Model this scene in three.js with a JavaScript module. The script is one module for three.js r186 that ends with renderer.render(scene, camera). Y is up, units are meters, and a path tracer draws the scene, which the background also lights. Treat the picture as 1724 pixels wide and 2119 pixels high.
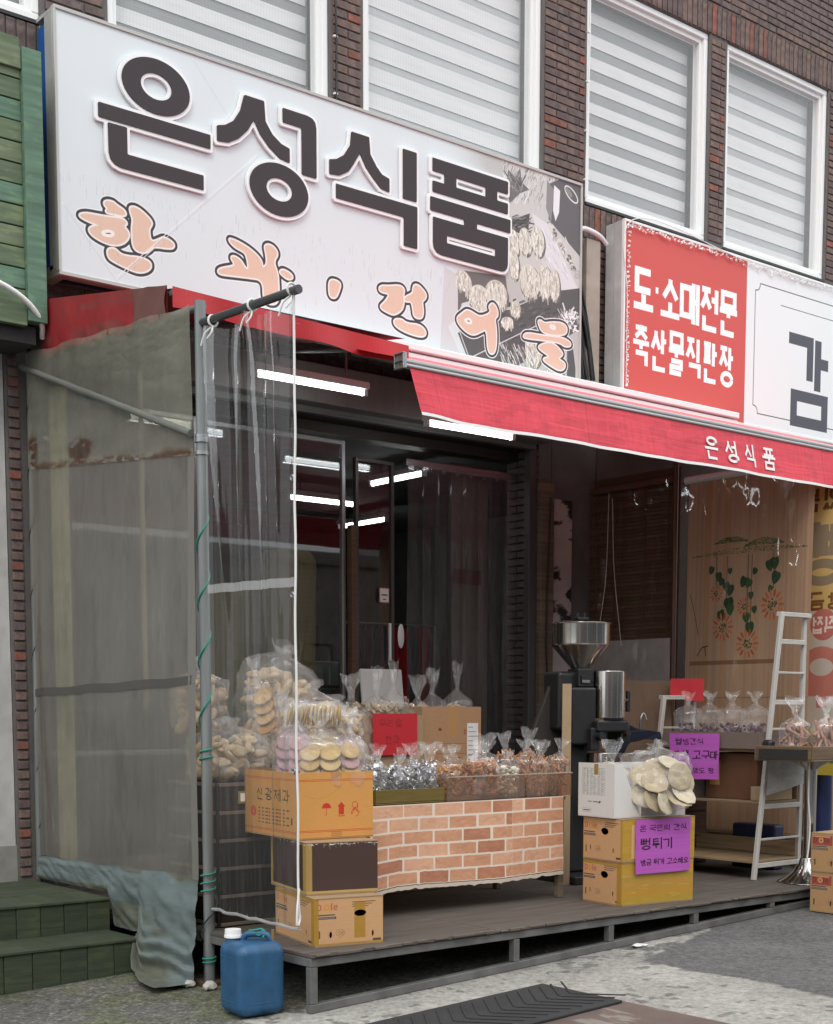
import * as THREE from 'three';
import { mergeGeometries, toCreasedNormals } from 'three/addons/utils/BufferGeometryUtils.js';
import { RoundedBoxGeometry } from 'three/addons/geometries/RoundedBoxGeometry.js';
import { ImprovedNoise } from 'three/addons/math/ImprovedNoise.js';
import { RectAreaLightUniformsLib } from 'three/addons/lights/RectAreaLightUniformsLib.js';

// ---------------------------------------------------------------- camera, sky, sun, exposure
const scene = new THREE.Scene();
const FOCAL = 2908, PITCH = Math.atan(290 / FOCAL), YAW = THREE.MathUtils.degToRad(50.57);
const camera = new THREE.PerspectiveCamera(2 * Math.atan(2016 / FOCAL) * 180 / Math.PI, 3024 / 4032, 0.05, 400);
camera.position.set(-3.967, 1.5, 5.602);
camera.lookAt(-3.967 + Math.cos(YAW) * Math.cos(PITCH), 1.5 - Math.sin(PITCH), 5.602 - Math.sin(YAW) * Math.cos(PITCH));
camera.setViewOffset(3024, 4032, 662, 256, 1724, 2119);
camera.updateProjectionMatrix(); camera.updateMatrixWorld();

const renderer = new THREE.WebGLRenderer({ antialias: true });
renderer.toneMapping = THREE.LinearToneMapping;
renderer.toneMappingExposure = 1.31;
renderer.shadowMap.enabled = true;
RectAreaLightUniformsLib.init();

const noise3 = new ImprovedNoise();
{ // overcast sky: a bright even cloud deck with soft streaks
  const w = 256, h = 128, d = new Float32Array(w * h * 4);
  for (let j = 0; j < h; j++) for (let i = 0; i < w; i++) {
    const el = (j + 0.5) / h * Math.PI - Math.PI / 2, az = i / w * Math.PI * 2;
    const cx = Math.cos(az) * Math.cos(el), cz = Math.sin(az) * Math.cos(el), cy = Math.sin(el);
    const n = noise3.noise(cx * 2.2, cy * 3.5 + 4, cz * 2.2) * 0.6 + noise3.noise(cx * 5, cy * 8, cz * 5 + 9) * 0.3;
    let L = el > 0 ? 0.98 + 0.42 * Math.sin(el) : 0.9;
    L *= 1 + 0.13 * n;
    const o = (j * w + i) * 4;
    d[o] = L * 0.97; d[o + 1] = L * 0.998; d[o + 2] = L * 1.032; d[o + 3] = 1;
  }
  const t = new THREE.DataTexture(d, w, h, THREE.RGBAFormat, THREE.FloatType);
  t.mapping = THREE.EquirectangularReflectionMapping; t.magFilter = THREE.LinearFilter; t.minFilter = THREE.LinearFilter; t.needsUpdate = true;
  scene.background = t; scene.environment = t;
}
const sun = new THREE.DirectionalLight(0xfff4e6, 0.9);
sun.position.set(-7, 16, 9); sun.target.position.set(2, 1, -1);
sun.castShadow = true; sun.shadow.radius = 40; sun.shadow.mapSize.set(2048, 2048);
Object.assign(sun.shadow.camera, { left: -14, right: 14, top: 14, bottom: -14, near: 1, far: 50 });
scene.add(sun, sun.target);

// ---------------------------------------------------------------- helpers
function seeded(a) { return () => { a |= 0; a = a + 0x6D2B79F5 | 0; let t = Math.imul(a ^ a >>> 15, 1 | a); t = t + Math.imul(t ^ t >>> 7, 61 | t) ^ t; return ((t ^ t >>> 14) >>> 0) / 4294967296; }; }
const rnd = seeded(7131);
const rr = (a, b) => a + (b - a) * rnd();
const V = (x, y, z) => new THREE.Vector3(x, y, z);
const lerp = (a, b, t) => a + (b - a) * t;
const clamp = (x, a, b) => Math.min(b, Math.max(a, x));
const smooth = (a, b, x) => { const t = clamp((x - a) / (b - a), 0, 1); return t * t * (3 - 2 * t); };
const taken = new Map();
function numbered(n) { const k = taken.get(n) ?? 0; taken.set(n, k + 1); return k ? n + '_' + String(k).padStart(3, '0') : n; }
function hash(i, j, s) { let h = Math.imul(i, 374761393) + Math.imul(j, 668265263) + Math.imul(s, 974634541); h = Math.imul(h ^ h >>> 13, 1274126177); return ((h ^ h >>> 16) >>> 0) / 4294967296; }
function vnoise(x, y, px, py, s) { // periodic value noise
  const i = Math.floor(x), j = Math.floor(y), fx = x - i, fy = y - j, u = fx * fx * (3 - 2 * fx), v = fy * fy * (3 - 2 * fy);
  const w = (a, p) => ((a % p) + p) % p;
  const a = hash(w(i, px), w(j, py), s), b = hash(w(i + 1, px), w(j, py), s), c = hash(w(i, px), w(j + 1, py), s), d = hash(w(i + 1, px), w(j + 1, py), s);
  return lerp(lerp(a, b, u), lerp(c, d, u), v);
}
function fbm(u, v, f, s, oct = 4, fy = f) { let a = 0.5, t = 0, n = 0; for (let k = 0; k < oct; k++) { t += a * vnoise(u * f, v * fy, f, fy, s + k); n += a; a *= 0.5; f *= 2; fy *= 2; } return t / n; }
function tex(w, h, fn, srgb = true) {
  const d = new Uint8Array(w * h * 4);
  for (let j = 0; j < h; j++) for (let i = 0; i < w; i++) { const c = fn((i + 0.5) / w, (j + 0.5) / h), o = (j * w + i) * 4; for (let k = 0; k < 3; k++) d[o + k] = clamp(Array.isArray(c) ? c[k] : c, 0, 255); d[o + 3] = 255; }
  const t = new THREE.DataTexture(d, w, h); t.wrapS = t.wrapT = THREE.RepeatWrapping; t.magFilter = THREE.LinearFilter; t.minFilter = THREE.LinearMipmapLinearFilter; t.generateMipmaps = true;
  if (srgb) t.colorSpace = THREE.SRGBColorSpace; t.needsUpdate = true; return t;
}
function art(w, h, draw) { const c = document.createElement('canvas'); c.width = w; c.height = h; const x = c.getContext('2d'); draw(x, w, h); const t = new THREE.CanvasTexture(c); t.colorSpace = THREE.SRGBColorSpace; t.magFilter = THREE.LinearFilter; return t; }
const std = (name, o) => { const m = new THREE.MeshStandardMaterial({ roughness: 0.8, ...o }); m.name = name; return m; };
const phys = (name, o) => { const m = new THREE.MeshPhysicalMaterial({ roughness: 0.5, ...o }); m.name = name; return m; };
const lin = (r, g, b) => new THREE.Color().setRGB(r, g, b);

function thing(name, label, category, pos = [0, 0, 0], ry = 0, group) {
  const g = new THREE.Group(); g.name = numbered(name); g.position.set(...pos); g.rotation.y = ry; g.userData = { label, category };
  if (group) g.userData.group = group; scene.add(g); return g;
}
function part(parent, name, geo, m, pos, rot) {
  const o = new THREE.Mesh(geo, m); o.name = name; if (pos) o.position.set(...pos); if (rot) o.rotation.set(...rot);
  o.castShadow = o.receiveShadow = true; parent.add(o); return o;
}
function structure(name, geo, m) { const o = part(scene, numbered(name), geo, m); o.userData = { kind: 'structure' }; return o; }
// uv in metres from the dominant axis of each face
function muv(geo, s = 1, ou = 0, ov = 0) {
  const g = geo.index ? geo.toNonIndexed() : geo, p = g.attributes.position, uv = new Float32Array(p.count * 2), a = V(), b = V(), c = V(), n = V();
  for (let i = 0; i < p.count; i += 3) {
    a.fromBufferAttribute(p, i); b.fromBufferAttribute(p, i + 1); c.fromBufferAttribute(p, i + 2); n.crossVectors(b.clone().sub(a), c.clone().sub(a));
    const x = Math.abs(n.x), y = Math.abs(n.y), z = Math.abs(n.z);
    [a, b, c].forEach((q, k) => { const e = x >= y && x >= z ? [q.z, q.y] : y >= z ? [q.x, q.z] : [q.x, q.y]; uv[(i + k) * 2] = e[0] * s + ou; uv[(i + k) * 2 + 1] = e[1] * s + ov; });
  }
  g.setAttribute('uv', new THREE.BufferAttribute(uv, 2)); return g;
}
const bx = (w, h, d, x = 0, y = 0, z = 0) => new THREE.BoxGeometry(w, h, d).translate(x, y, z);
const span = (x0, x1, y0, y1, z0, z1) => bx(x1 - x0, y1 - y0, z1 - z0, (x0 + x1) / 2, (y0 + y1) / 2, (z0 + z1) / 2);
const rbx = (w, h, d, r = 0.004, s = 1) => new RoundedBoxGeometry(w, h, d, s, Math.min(r, w * 0.45, h * 0.45, d * 0.45));
const rspan = (x0, x1, y0, y1, z0, z1, r = 0.004, s = 1) => rbx(x1 - x0, y1 - y0, z1 - z0, r, s).translate((x0 + x1) / 2, (y0 + y1) / 2, (z0 + z1) / 2);
function merge(list) { return mergeGeometries(list.map((g) => { const q = g.index ? g.toNonIndexed() : g; for (const k of Object.keys(q.attributes)) if (!['position', 'normal', 'uv'].includes(k)) q.deleteAttribute(k); return q; })); }
function rod(a, b, r, seg = 10, r2 = r) { const d = V().subVectors(b, a), g = new THREE.CylinderGeometry(r2, r, d.length(), seg); g.applyQuaternion(new THREE.Quaternion().setFromUnitVectors(V(0, 1, 0), d.clone().normalize())); return g.translate((a.x + b.x) / 2, (a.y + b.y) / 2, (a.z + b.z) / 2); }
const tube = (pts, r, seg = 24, rad = 6, closed = false) => new THREE.TubeGeometry(new THREE.CatmullRomCurve3(pts.map((p) => V(...p)), closed), seg, r, rad, closed);
function sheet(nu, nv, fn) { // fn(u, v) -> [x, y, z]
  const p = [], uv = [], ix = [];
  for (let j = 0; j <= nv; j++) for (let i = 0; i <= nu; i++) { p.push(...fn(i / nu, j / nv)); uv.push(i / nu, j / nv); }
  for (let j = 0; j < nv; j++) for (let i = 0; i < nu; i++) { const a = j * (nu + 1) + i, b = a + 1, c = a + nu + 1, d = c + 1; ix.push(a, b, d, a, d, c); }
  const g = new THREE.BufferGeometry(); g.setAttribute('position', new THREE.Float32BufferAttribute(p, 3)); g.setAttribute('uv', new THREE.Float32BufferAttribute(uv, 2)); g.setIndex(ix); g.computeVertexNormals(); return g;
}
function crumple(geo, amp, f, s = 0) { const p = geo.attributes.position; for (let i = 0; i < p.count; i++) { const x = p.getX(i), y = p.getY(i), z = p.getZ(i); p.setXYZ(i, x + amp * noise3.noise(x * f + s, y * f, z * f), y + amp * noise3.noise(x * f, y * f + s + 7, z * f), z + amp * noise3.noise(x * f, y * f, z * f + s + 19)); } geo.computeVertexNormals(); return geo; }
function seen(x, y, z, m = 0.06) { const q = V(x, y, z).project(camera); return Math.abs(q.x) < 1 + m && Math.abs(q.y) < 1 + m; }

// ---------------------------------------------------------------- Hangul lettering from strokes
const LEAD = ['ㄱ', 'ㄲ', 'ㄴ', 'ㄷ', 'ㄸ', 'ㄹ', 'ㅁ', 'ㅂ', 'ㅃ', 'ㅅ', 'ㅆ', 'ㅇ', 'ㅈ', 'ㅉ', 'ㅊ', 'ㅋ', 'ㅌ', 'ㅍ', 'ㅎ'];
const VOW = ['ㅏ', 'ㅐ', 'ㅑ', 'ㅒ', 'ㅓ', 'ㅔ', 'ㅕ', 'ㅖ', 'ㅗ', 'ㅘ', 'ㅙ', 'ㅚ', 'ㅛ', 'ㅜ', 'ㅝ', 'ㅞ', 'ㅟ', 'ㅠ', 'ㅡ', 'ㅢ', 'ㅣ'];
const TAIL = ['', 'ㄱ', 'ㄲ', 'ㄳ', 'ㄴ', 'ㄵ', 'ㄶ', 'ㄷ', 'ㄹ', 'ㄺ', 'ㄻ', 'ㄼ', 'ㄽ', 'ㄾ', 'ㄿ', 'ㅀ', 'ㅁ', 'ㅂ', 'ㅄ', 'ㅅ', 'ㅆ', 'ㅇ', 'ㅈ', 'ㅊ', 'ㅋ', 'ㅌ', 'ㅍ', 'ㅎ'];
const ring = (cx, cy, rx, ry, n = 20) => Array.from({ length: n + 1 }, (_, k) => [cx + rx * Math.cos(k / n * 6.28319), cy + ry * Math.sin(k / n * 6.28319)]);
const CONS = {
  ㄱ: [[[0, 0], [1, 0], [1, 1]]], ㄴ: [[[0, 0], [0, 1], [1, 1]]], ㄷ: [[[1, 0], [0, 0], [0, 1], [1, 1]]], ㄹ: [[[0, 0], [1, 0], [1, .5], [0, .5], [0, 1], [1, 1]]],
  ㅁ: [[[0, 0], [1, 0], [1, 1], [0, 1], [0, 0], [1, 0]]], ㅂ: [[[0, 0], [0, 1], [1, 1], [1, 0]], [[0, .45], [1, .45]]], ㅅ: [[[.5, 0], [.48, .3], [0, 1]], [[.5, .28], [1, 1]]],
  ㅇ: [ring(.5, .5, .5, .5)], ㅈ: [[[0, 0], [1, 0]], [[.5, 0], [.45, .4], [0, 1]], [[.48, .38], [1, 1]]], ㅊ: [[[.5, 0], [.5, .2]], [[0, .24], [1, .24]], [[.5, .24], [.45, .5], [0, 1]], [[.48, .5], [1, 1]]],
  ㅋ: [[[0, 0], [1, 0], [1, 1]], [[0, .45], [1, .45]]], ㅌ: [[[1, 0], [0, 0], [0, 1], [1, 1]], [[0, .5], [1, .5]]], ㅍ: [[[0, 0], [1, 0]], [[0, 1], [1, 1]], [[.28, 0], [.28, 1]], [[.72, 0], [.72, 1]]],
  ㅎ: [[[.3, 0], [.7, 0]], [[0, .26], [1, .26]], ring(.5, .7, .36, .3)],
};
for (const [d, s] of [['ㄲ', 'ㄱ'], ['ㄸ', 'ㄷ'], ['ㅃ', 'ㅂ'], ['ㅆ', 'ㅅ'], ['ㅉ', 'ㅈ']]) CONS[d] = [0, .56].flatMap((o) => CONS[s].map((l) => l.map(([x, y]) => [o + x * .44, y])));
const UPR = { ㅏ: [[[.25, 0], [.25, 1]], [[.25, .45], [1, .45]]], ㅐ: [[[.1, 0], [.1, 1]], [[.8, 0], [.8, 1]], [[.1, .45], [.8, .45]]], ㅑ: [[[.25, 0], [.25, 1]], [[.25, .33], [1, .33]], [[.25, .6], [1, .6]]], ㅓ: [[[.75, 0], [.75, 1]], [[-.1, .45], [.75, .45]]], ㅔ: [[[.45, 0], [.45, 1]], [[1, 0], [1, 1]], [[-.2, .45], [.45, .45]]], ㅕ: [[[.75, 0], [.75, 1]], [[-.1, .33], [.75, .33]], [[-.1, .6], [.75, .6]]], ㅣ: [[[.5, 0], [.5, 1]]] };
const FLAT = { ㅗ: [[[0, 1], [1, 1]], [[.5, 0], [.5, 1]]], ㅜ: [[[0, .1], [1, .1]], [[.5, .1], [.5, 1]]], ㅡ: [[[0, .5], [1, .5]]], ㅛ: [[[0, 1], [1, 1]], [[.33, 0], [.33, 1]], [[.67, 0], [.67, 1]]], ㅠ: [[[0, .1], [1, .1]], [[.33, .1], [.33, 1]], [[.67, .1], [.67, 1]]] };
const MIX = { ㅘ: ['ㅗ', 'ㅏ'], ㅙ: ['ㅗ', 'ㅐ'], ㅚ: ['ㅗ', 'ㅣ'], ㅝ: ['ㅜ', 'ㅓ'], ㅞ: ['ㅜ', 'ㅔ'], ㅟ: ['ㅜ', 'ㅣ'], ㅢ: ['ㅡ', 'ㅣ'] };
function syllable(ch) { // polylines in a unit square, y down
  const k = ch.charCodeAt(0) - 0xAC00; if (k < 0 || k > 11171) return ch === '·' ? [[[.45, .45], [.55, .55]]] : [];
  const L = LEAD[Math.floor(k / 588)], W = VOW[Math.floor(k / 28) % 21], T = TAIL[k % 28], out = [];
  const put = (s, x0, x1, y0, y1) => s && s.forEach((l) => out.push(l.map(([x, y]) => [lerp(x0, x1, x), lerp(y0, y1, y)])));
  if (UPR[W]) { if (T) { put(CONS[L], .06, .54, .05, .5); put(UPR[W], .64, .96, .0, .6); put(CONS[T], .2, .9, .7, 1); } else { put(CONS[L], .04, .54, .14, .82); put(UPR[W], .64, .98, 0, 1); } }
  else if (FLAT[W]) { if (T) { put(CONS[L], .15, .85, 0, .32); put(FLAT[W], 0, 1, .42, .6); put(CONS[T], .17, .83, .7, 1); } else { put(CONS[L], .15, .85, .06, .52); put(FLAT[W], 0, 1, .62, .92); } }
  else { const [a, b] = MIX[W]; if (T) { put(CONS[L], .08, .52, .02, .3); put(FLAT[a], 0, .62, .36, .56); put(UPR[b], .68, .98, 0, .6); put(CONS[T], .2, .9, .7, 1); } else { put(CONS[L], .08, .54, .06, .5); put(FLAT[a], 0, .64, .58, .86); put(UPR[b], .7, 1, 0, 1); } }
  return out;
}
function write(x, text, px, py, sx, sy, lw, o = {}) { // px, py: top left; sx, sy: size of one syllable
  x.save(); x.lineWidth = lw; x.lineCap = o.cap ?? 'butt'; x.lineJoin = o.join ?? 'miter'; let cx = px; const r = seeded(text.length * 77 + 5);
  for (const ch of text) {
    if (ch === ' ') { cx += sx * (o.space ?? 0.45); continue; }
    const jx = (o.jit ?? 0) * (r() - .5), jy = (o.jit ?? 0) * (r() - .5), sl = o.slant ?? 0, narrow = ch === '·';
    for (const l of syllable(ch)) { x.beginPath(); l.forEach(([a, b], i) => { const q = [cx + (narrow ? a * .4 : a) * sx + jx * sx + (o.jit ?? 0) * sx * .35 * (r() - .5), py + b * sy + jy * sy + a * sx * sl]; i ? x.lineTo(...q) : x.moveTo(...q); }); x.stroke(); }
    cx += sx * (narrow ? .45 : 1 + (o.gap ?? .18));
  }
  x.restore(); return cx;
}

// ---------------------------------------------------------------- shared materials
const T = {
  grain: tex(512, 512, (u, v) => { const n = fbm(u, v, 8, 3, 5); return 205 + 50 * n; }),
  fine: tex(256, 256, (u, v) => 128 + 120 * (fbm(u, v, 32, 9, 3) - .5), false),
  card: tex(256, 256, (u, v) => { const n = fbm(u, v, 6, 21, 5), f = fbm(u, v, 64, 33, 2, 16), s = .5 + .5 * Math.sin(v * 6.28 * 42); const k = 214 + 26 * n + 16 * (f - .5) + 4 * s; return [k, k, k]; }),
  wood: tex(512, 512, (u, v) => { const g = fbm(u, v, 4, 41, 5, 64), b = fbm(u, v, 3, 47, 3, 6); const k = 150 + 75 * g + 30 * (b - .5); return [k, k, k]; }),
  brick: tex(256, 256, (u, v) => { const a = fbm(u, v, 10, 51, 5), b = fbm(u, v, 40, 57, 2); const k = 150 + 90 * a + 40 * (b - .5); return [k, k, k]; }),
  cloth: tex(256, 256, (u, v) => { const k = 232 + 10 * (Math.sin(u * 6.283 * 64) + Math.sin(v * 6.283 * 64)) * .4 + 18 * (fbm(u, v, 6, 63, 4) - .5); return [k, k, k]; }),
  crease: tex(512, 512, (u, v) => { const a = Math.abs(fbm(u, v, 5, 171, 4) - .5) * 4, b = Math.abs(fbm(u, v, 14, 177, 3, 6) - .5) * 3; return 255 * clamp(.25 + .45 * Math.min(1, a) + .3 * Math.min(1, b), 0, 1); }, false),
  awn: tex(1024, 256, (u, v) => { const a = fbm(u, v, 420, 271, 2, 2), b = fbm(u, v, 7, 277, 5, 3), s = smooth(.58, .66, fbm(u, v, 30, 281, 4, 5)), seam = Math.min(1, Math.abs(((u * 5 + .37) % 1) - .5) * 260); const k = 232 + 22 * (a - .5) + 34 * (b - .5) - 15 * s - 38 * (1 - seam); return [k, k * (1 + .04 * (b - .5)), k]; }),
  streak: tex(512, 512, (u, v) => { const a = fbm(u, v, 48, 71, 3, 4), b = fbm(u, v, 6, 77, 4); const k = 222 + 26 * a + 14 * (b - .5); return [k, k, k]; }),
  paint: tex(512, 512, (u, v) => { const g = fbm(u, v, 4, 81, 5, 40), p = fbm(u, v, 9, 87, 5, 14); const worn = smooth(.56, .72, p * .7 + g * .3); const k = 170 + 60 * g; return [lerp(k, 232, worn), lerp(k, 236, worn * .8), lerp(k, 214, worn)]; }),
  galv: tex(256, 256, (u, v) => { const k = 175 + 70 * fbm(u, v, 8, 91, 5); return [k, k, k]; }),
};
const M = {
  mortar: std('mortar', { color: lin(.17, .16, .155), roughness: .95, map: T.grain }),
  brickDark: [0, 1, 2, 3].map((k) => std('brick_brown_' + k, { color: [lin(.275, .19, .17), lin(.235, .175, .165), lin(.30, .20, .17), lin(.215, .155, .148)][k], map: T.brick, bumpMap: T.brick, bumpScale: .004, roughness: .85 })),
  brickRed: [0, 1].map((k) => std('brick_red_' + k, { color: [lin(.42, .16, .115), lin(.35, .15, .115)][k], map: T.brick, bumpMap: T.brick, bumpScale: .004, roughness: .85 })),
  white: std('white_paint', { color: lin(.72, .73, .73), roughness: .45, map: T.grain }),
  upvc: std('white_plastic_frame', { color: lin(.84, .85, .85), roughness: .35 }),
  glass: phys('window_glass', { color: 0xffffff, transmission: 1, thickness: 0, roughness: .02, ior: 1.52 }),
  alu: std('aluminium', { color: lin(.55, .56, .57), metalness: .9, roughness: .38, map: T.galv }),
  galv: std('galvanised_pipe', { color: lin(.36, .39, .39), metalness: .55, roughness: .5, map: T.galv }),
  steelOld: std('weathered_steel', { color: lin(.27, .27, .265), metalness: .4, roughness: .6, map: T.galv, bumpMap: T.galv, bumpScale: .002 }),
  steel: phys('stainless_steel', { color: lin(.62, .61, .59), metalness: 1, roughness: .16 }),
  black: std('black_enamel', { color: lin(.022, .022, .024), roughness: .42, map: T.grain }),
  rubber: std('black_rubber', { color: lin(.035, .035, .036), roughness: .8, map: T.grain }),
  card: std('cardboard', { color: lin(.43, .29, .165), roughness: .85, map: T.card, bumpMap: T.card, bumpScale: .0015 }),
  cardPale: std('pale_cardboard', { color: lin(.5, .37, .23), roughness: .85, map: T.card }),
  tape: phys('brown_tape', { color: lin(.42, .27, .06), roughness: .25, map: T.card }),
  pine: std('pine_board', { color: lin(.5, .35, .2), roughness: .6, map: T.wood, bumpMap: T.wood, bumpScale: .001 }),
  post: std('raw_timber', { color: lin(.3, .23, .16), roughness: .8, map: T.wood }),
  ply: std('worn_plywood', { color: lin(.185, .156, .133), roughness: .85, map: T.wood, bumpMap: T.wood, bumpScale: .004 }),
  redVinyl: phys('red_vinyl', { color: lin(.42, .022, .03), roughness: .5, map: T.cloth }),
  redFabric: phys('red_awning_fabric', { color: lin(.95, .085, .125), roughness: .75, map: T.awn, bumpMap: T.crease, bumpScale: .004, transmission: .14, thickness: 0 }),
  redPaper: std('red_paper', { color: lin(.5, .02, .03), roughness: .7 }),
  film: phys('clear_cellophane', { color: 0xffffff, transmission: .93, thickness: 0, roughness: .055, ior: 1.5 }),
  cloudy: phys('cloudy_cellophane', { color: 0xffffff, transmission: .90, thickness: 0, roughness: .2, ior: 1.5 }),
  clear: phys('clear_plastic', { color: lin(.93, .94, .93), transmission: 1, thickness: 0, roughness: .06, ior: 1.5 }),
  navy: std('navy_tarp', { color: lin(.018, .028, .085), roughness: .6, map: T.cloth }),
  green: std('green_rope', { color: lin(.02, .24, .17), roughness: .6 }),
  whiteCord: std('white_cord', { color: lin(.75, .75, .73), roughness: .7 }),
};

// ---------------------------------------------------------------- ground
const gy = (x) => 0.041 * clamp(x, -7, 9);
{
  const asphalt = std('asphalt', { color: 0xffffff, roughness: .95, map: tex(512, 512, (u, v) => { const n = fbm(u, v, 64, 101, 2), m = fbm(u, v, 5, 107, 4); const k = 70 + 55 * n + 22 * (m - .5); return [k, k * .99, k * .96]; }) });
  structure('ground', muv(sheet(60, 4, (u, v) => { const x = lerp(-120, 120, u); return [x, gy(x) - .006, lerp(60, -60, v)]; }), .6), asphalt);
  // the street in front of the shop: gravelly asphalt, a poured concrete apron, a newer asphalt patch
  const X0 = -3, X1 = 7, Z0 = -4, Z1 = 6;
  const edge = (u, v, f, s) => (fbm(u, v, f, s, 4) - .5);
  const cracks = (x, z) => Math.min(Math.abs(z - .35 - .55 * (x - 1.5) + .16 * Math.sin(x * 9) + .06 * Math.sin(x * 31)), 9);
  const map = tex(2048, 2048, (u, v) => {
    const x = lerp(X0, X1, u), z = lerp(Z1, Z0, v), e = edge(u, v, 90, 201) * .22 + edge(u, v, 400, 205) * .05;
    const g = hash(Math.floor(u * 2048), Math.floor(v * 2048), 5), g2 = fbm(u, v, 420, 209, 2), big = fbm(u, v, 24, 215, 4);
    // old gravelly asphalt with moss
    const g3 = fbm(u, v, 900, 211, 1); let c = 88 + 46 * (g2 - .45) + 30 * (big - .5) + 28 * (g3 - .5) + 20 * (g - .5); if (g3 > .88) c += 34; if (g3 < .10) c -= 24;
    const moss = smooth(.42, .7, fbm(u, v, 40, 221, 4)) * smooth(.75, -.1, x + z * .2);
    let r = [c * lerp(1, .95, moss), c * lerp(.99, .98, moss), c * lerp(.94, .79, moss)];
    // concrete apron
    const apron = smooth(-.06, .02, x + .28 + e + (z > 0 ? 0 : -z * .5)) * smooth(.02, -.03, -z - .13 + e) ;
    const pale = 152 + 40 * (g2 - .5) + 46 * (big - .5) + 26 * (g - .5) - 36 * smooth(.66, .74, fbm(u, v, 130, 235, 3));
    const worn = smooth(.5, .62, fbm(u, v, 60, 231, 5)) * smooth(1.1, 2.1, x - z * .2) * smooth(.5, .1, z);
    let a = apron * (1 - worn * .85);
    const crack = smooth(.012, .0, cracks(x, z)) * smooth(1.35, 1.45, x) * smooth(1.95, 1.8, x);
    const cc = pale - 55 * crack;
    r = r.map((q, k) => lerp(q, cc * [1, .985, .945][k], a));
    // new asphalt patch
    const patch = smooth(.0, .04, x - 2.03 - .02 * Math.sin(z * 7) + e * .5) * smooth(0, .05, z - (.33 - .3 * (x - 2)) + e * .5);
    const pk = 92 + 34 * (g2 - .5) + 24 * (big - .5) + 34 * (g - .5);
    r = r.map((q, k) => lerp(q, pk * [1, .99, .985][k], patch));
    return r;
  });
  const bump = tex(512, 512, (u, v) => 255 * fbm(u, v, 110, 241, 3), false); bump.repeat.set(5, 5);
  const m = std('street_surface', { map, bumpMap: bump, bumpScale: .008, roughness: .93 });
  map.wrapS = map.wrapT = THREE.ClampToEdgeWrapping;
  structure('street', sheet(40, 20, (u, v) => { const x = lerp(X0, X1, u); return [x, gy(x), lerp(Z1, Z0, v)]; }), m);
}

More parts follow.
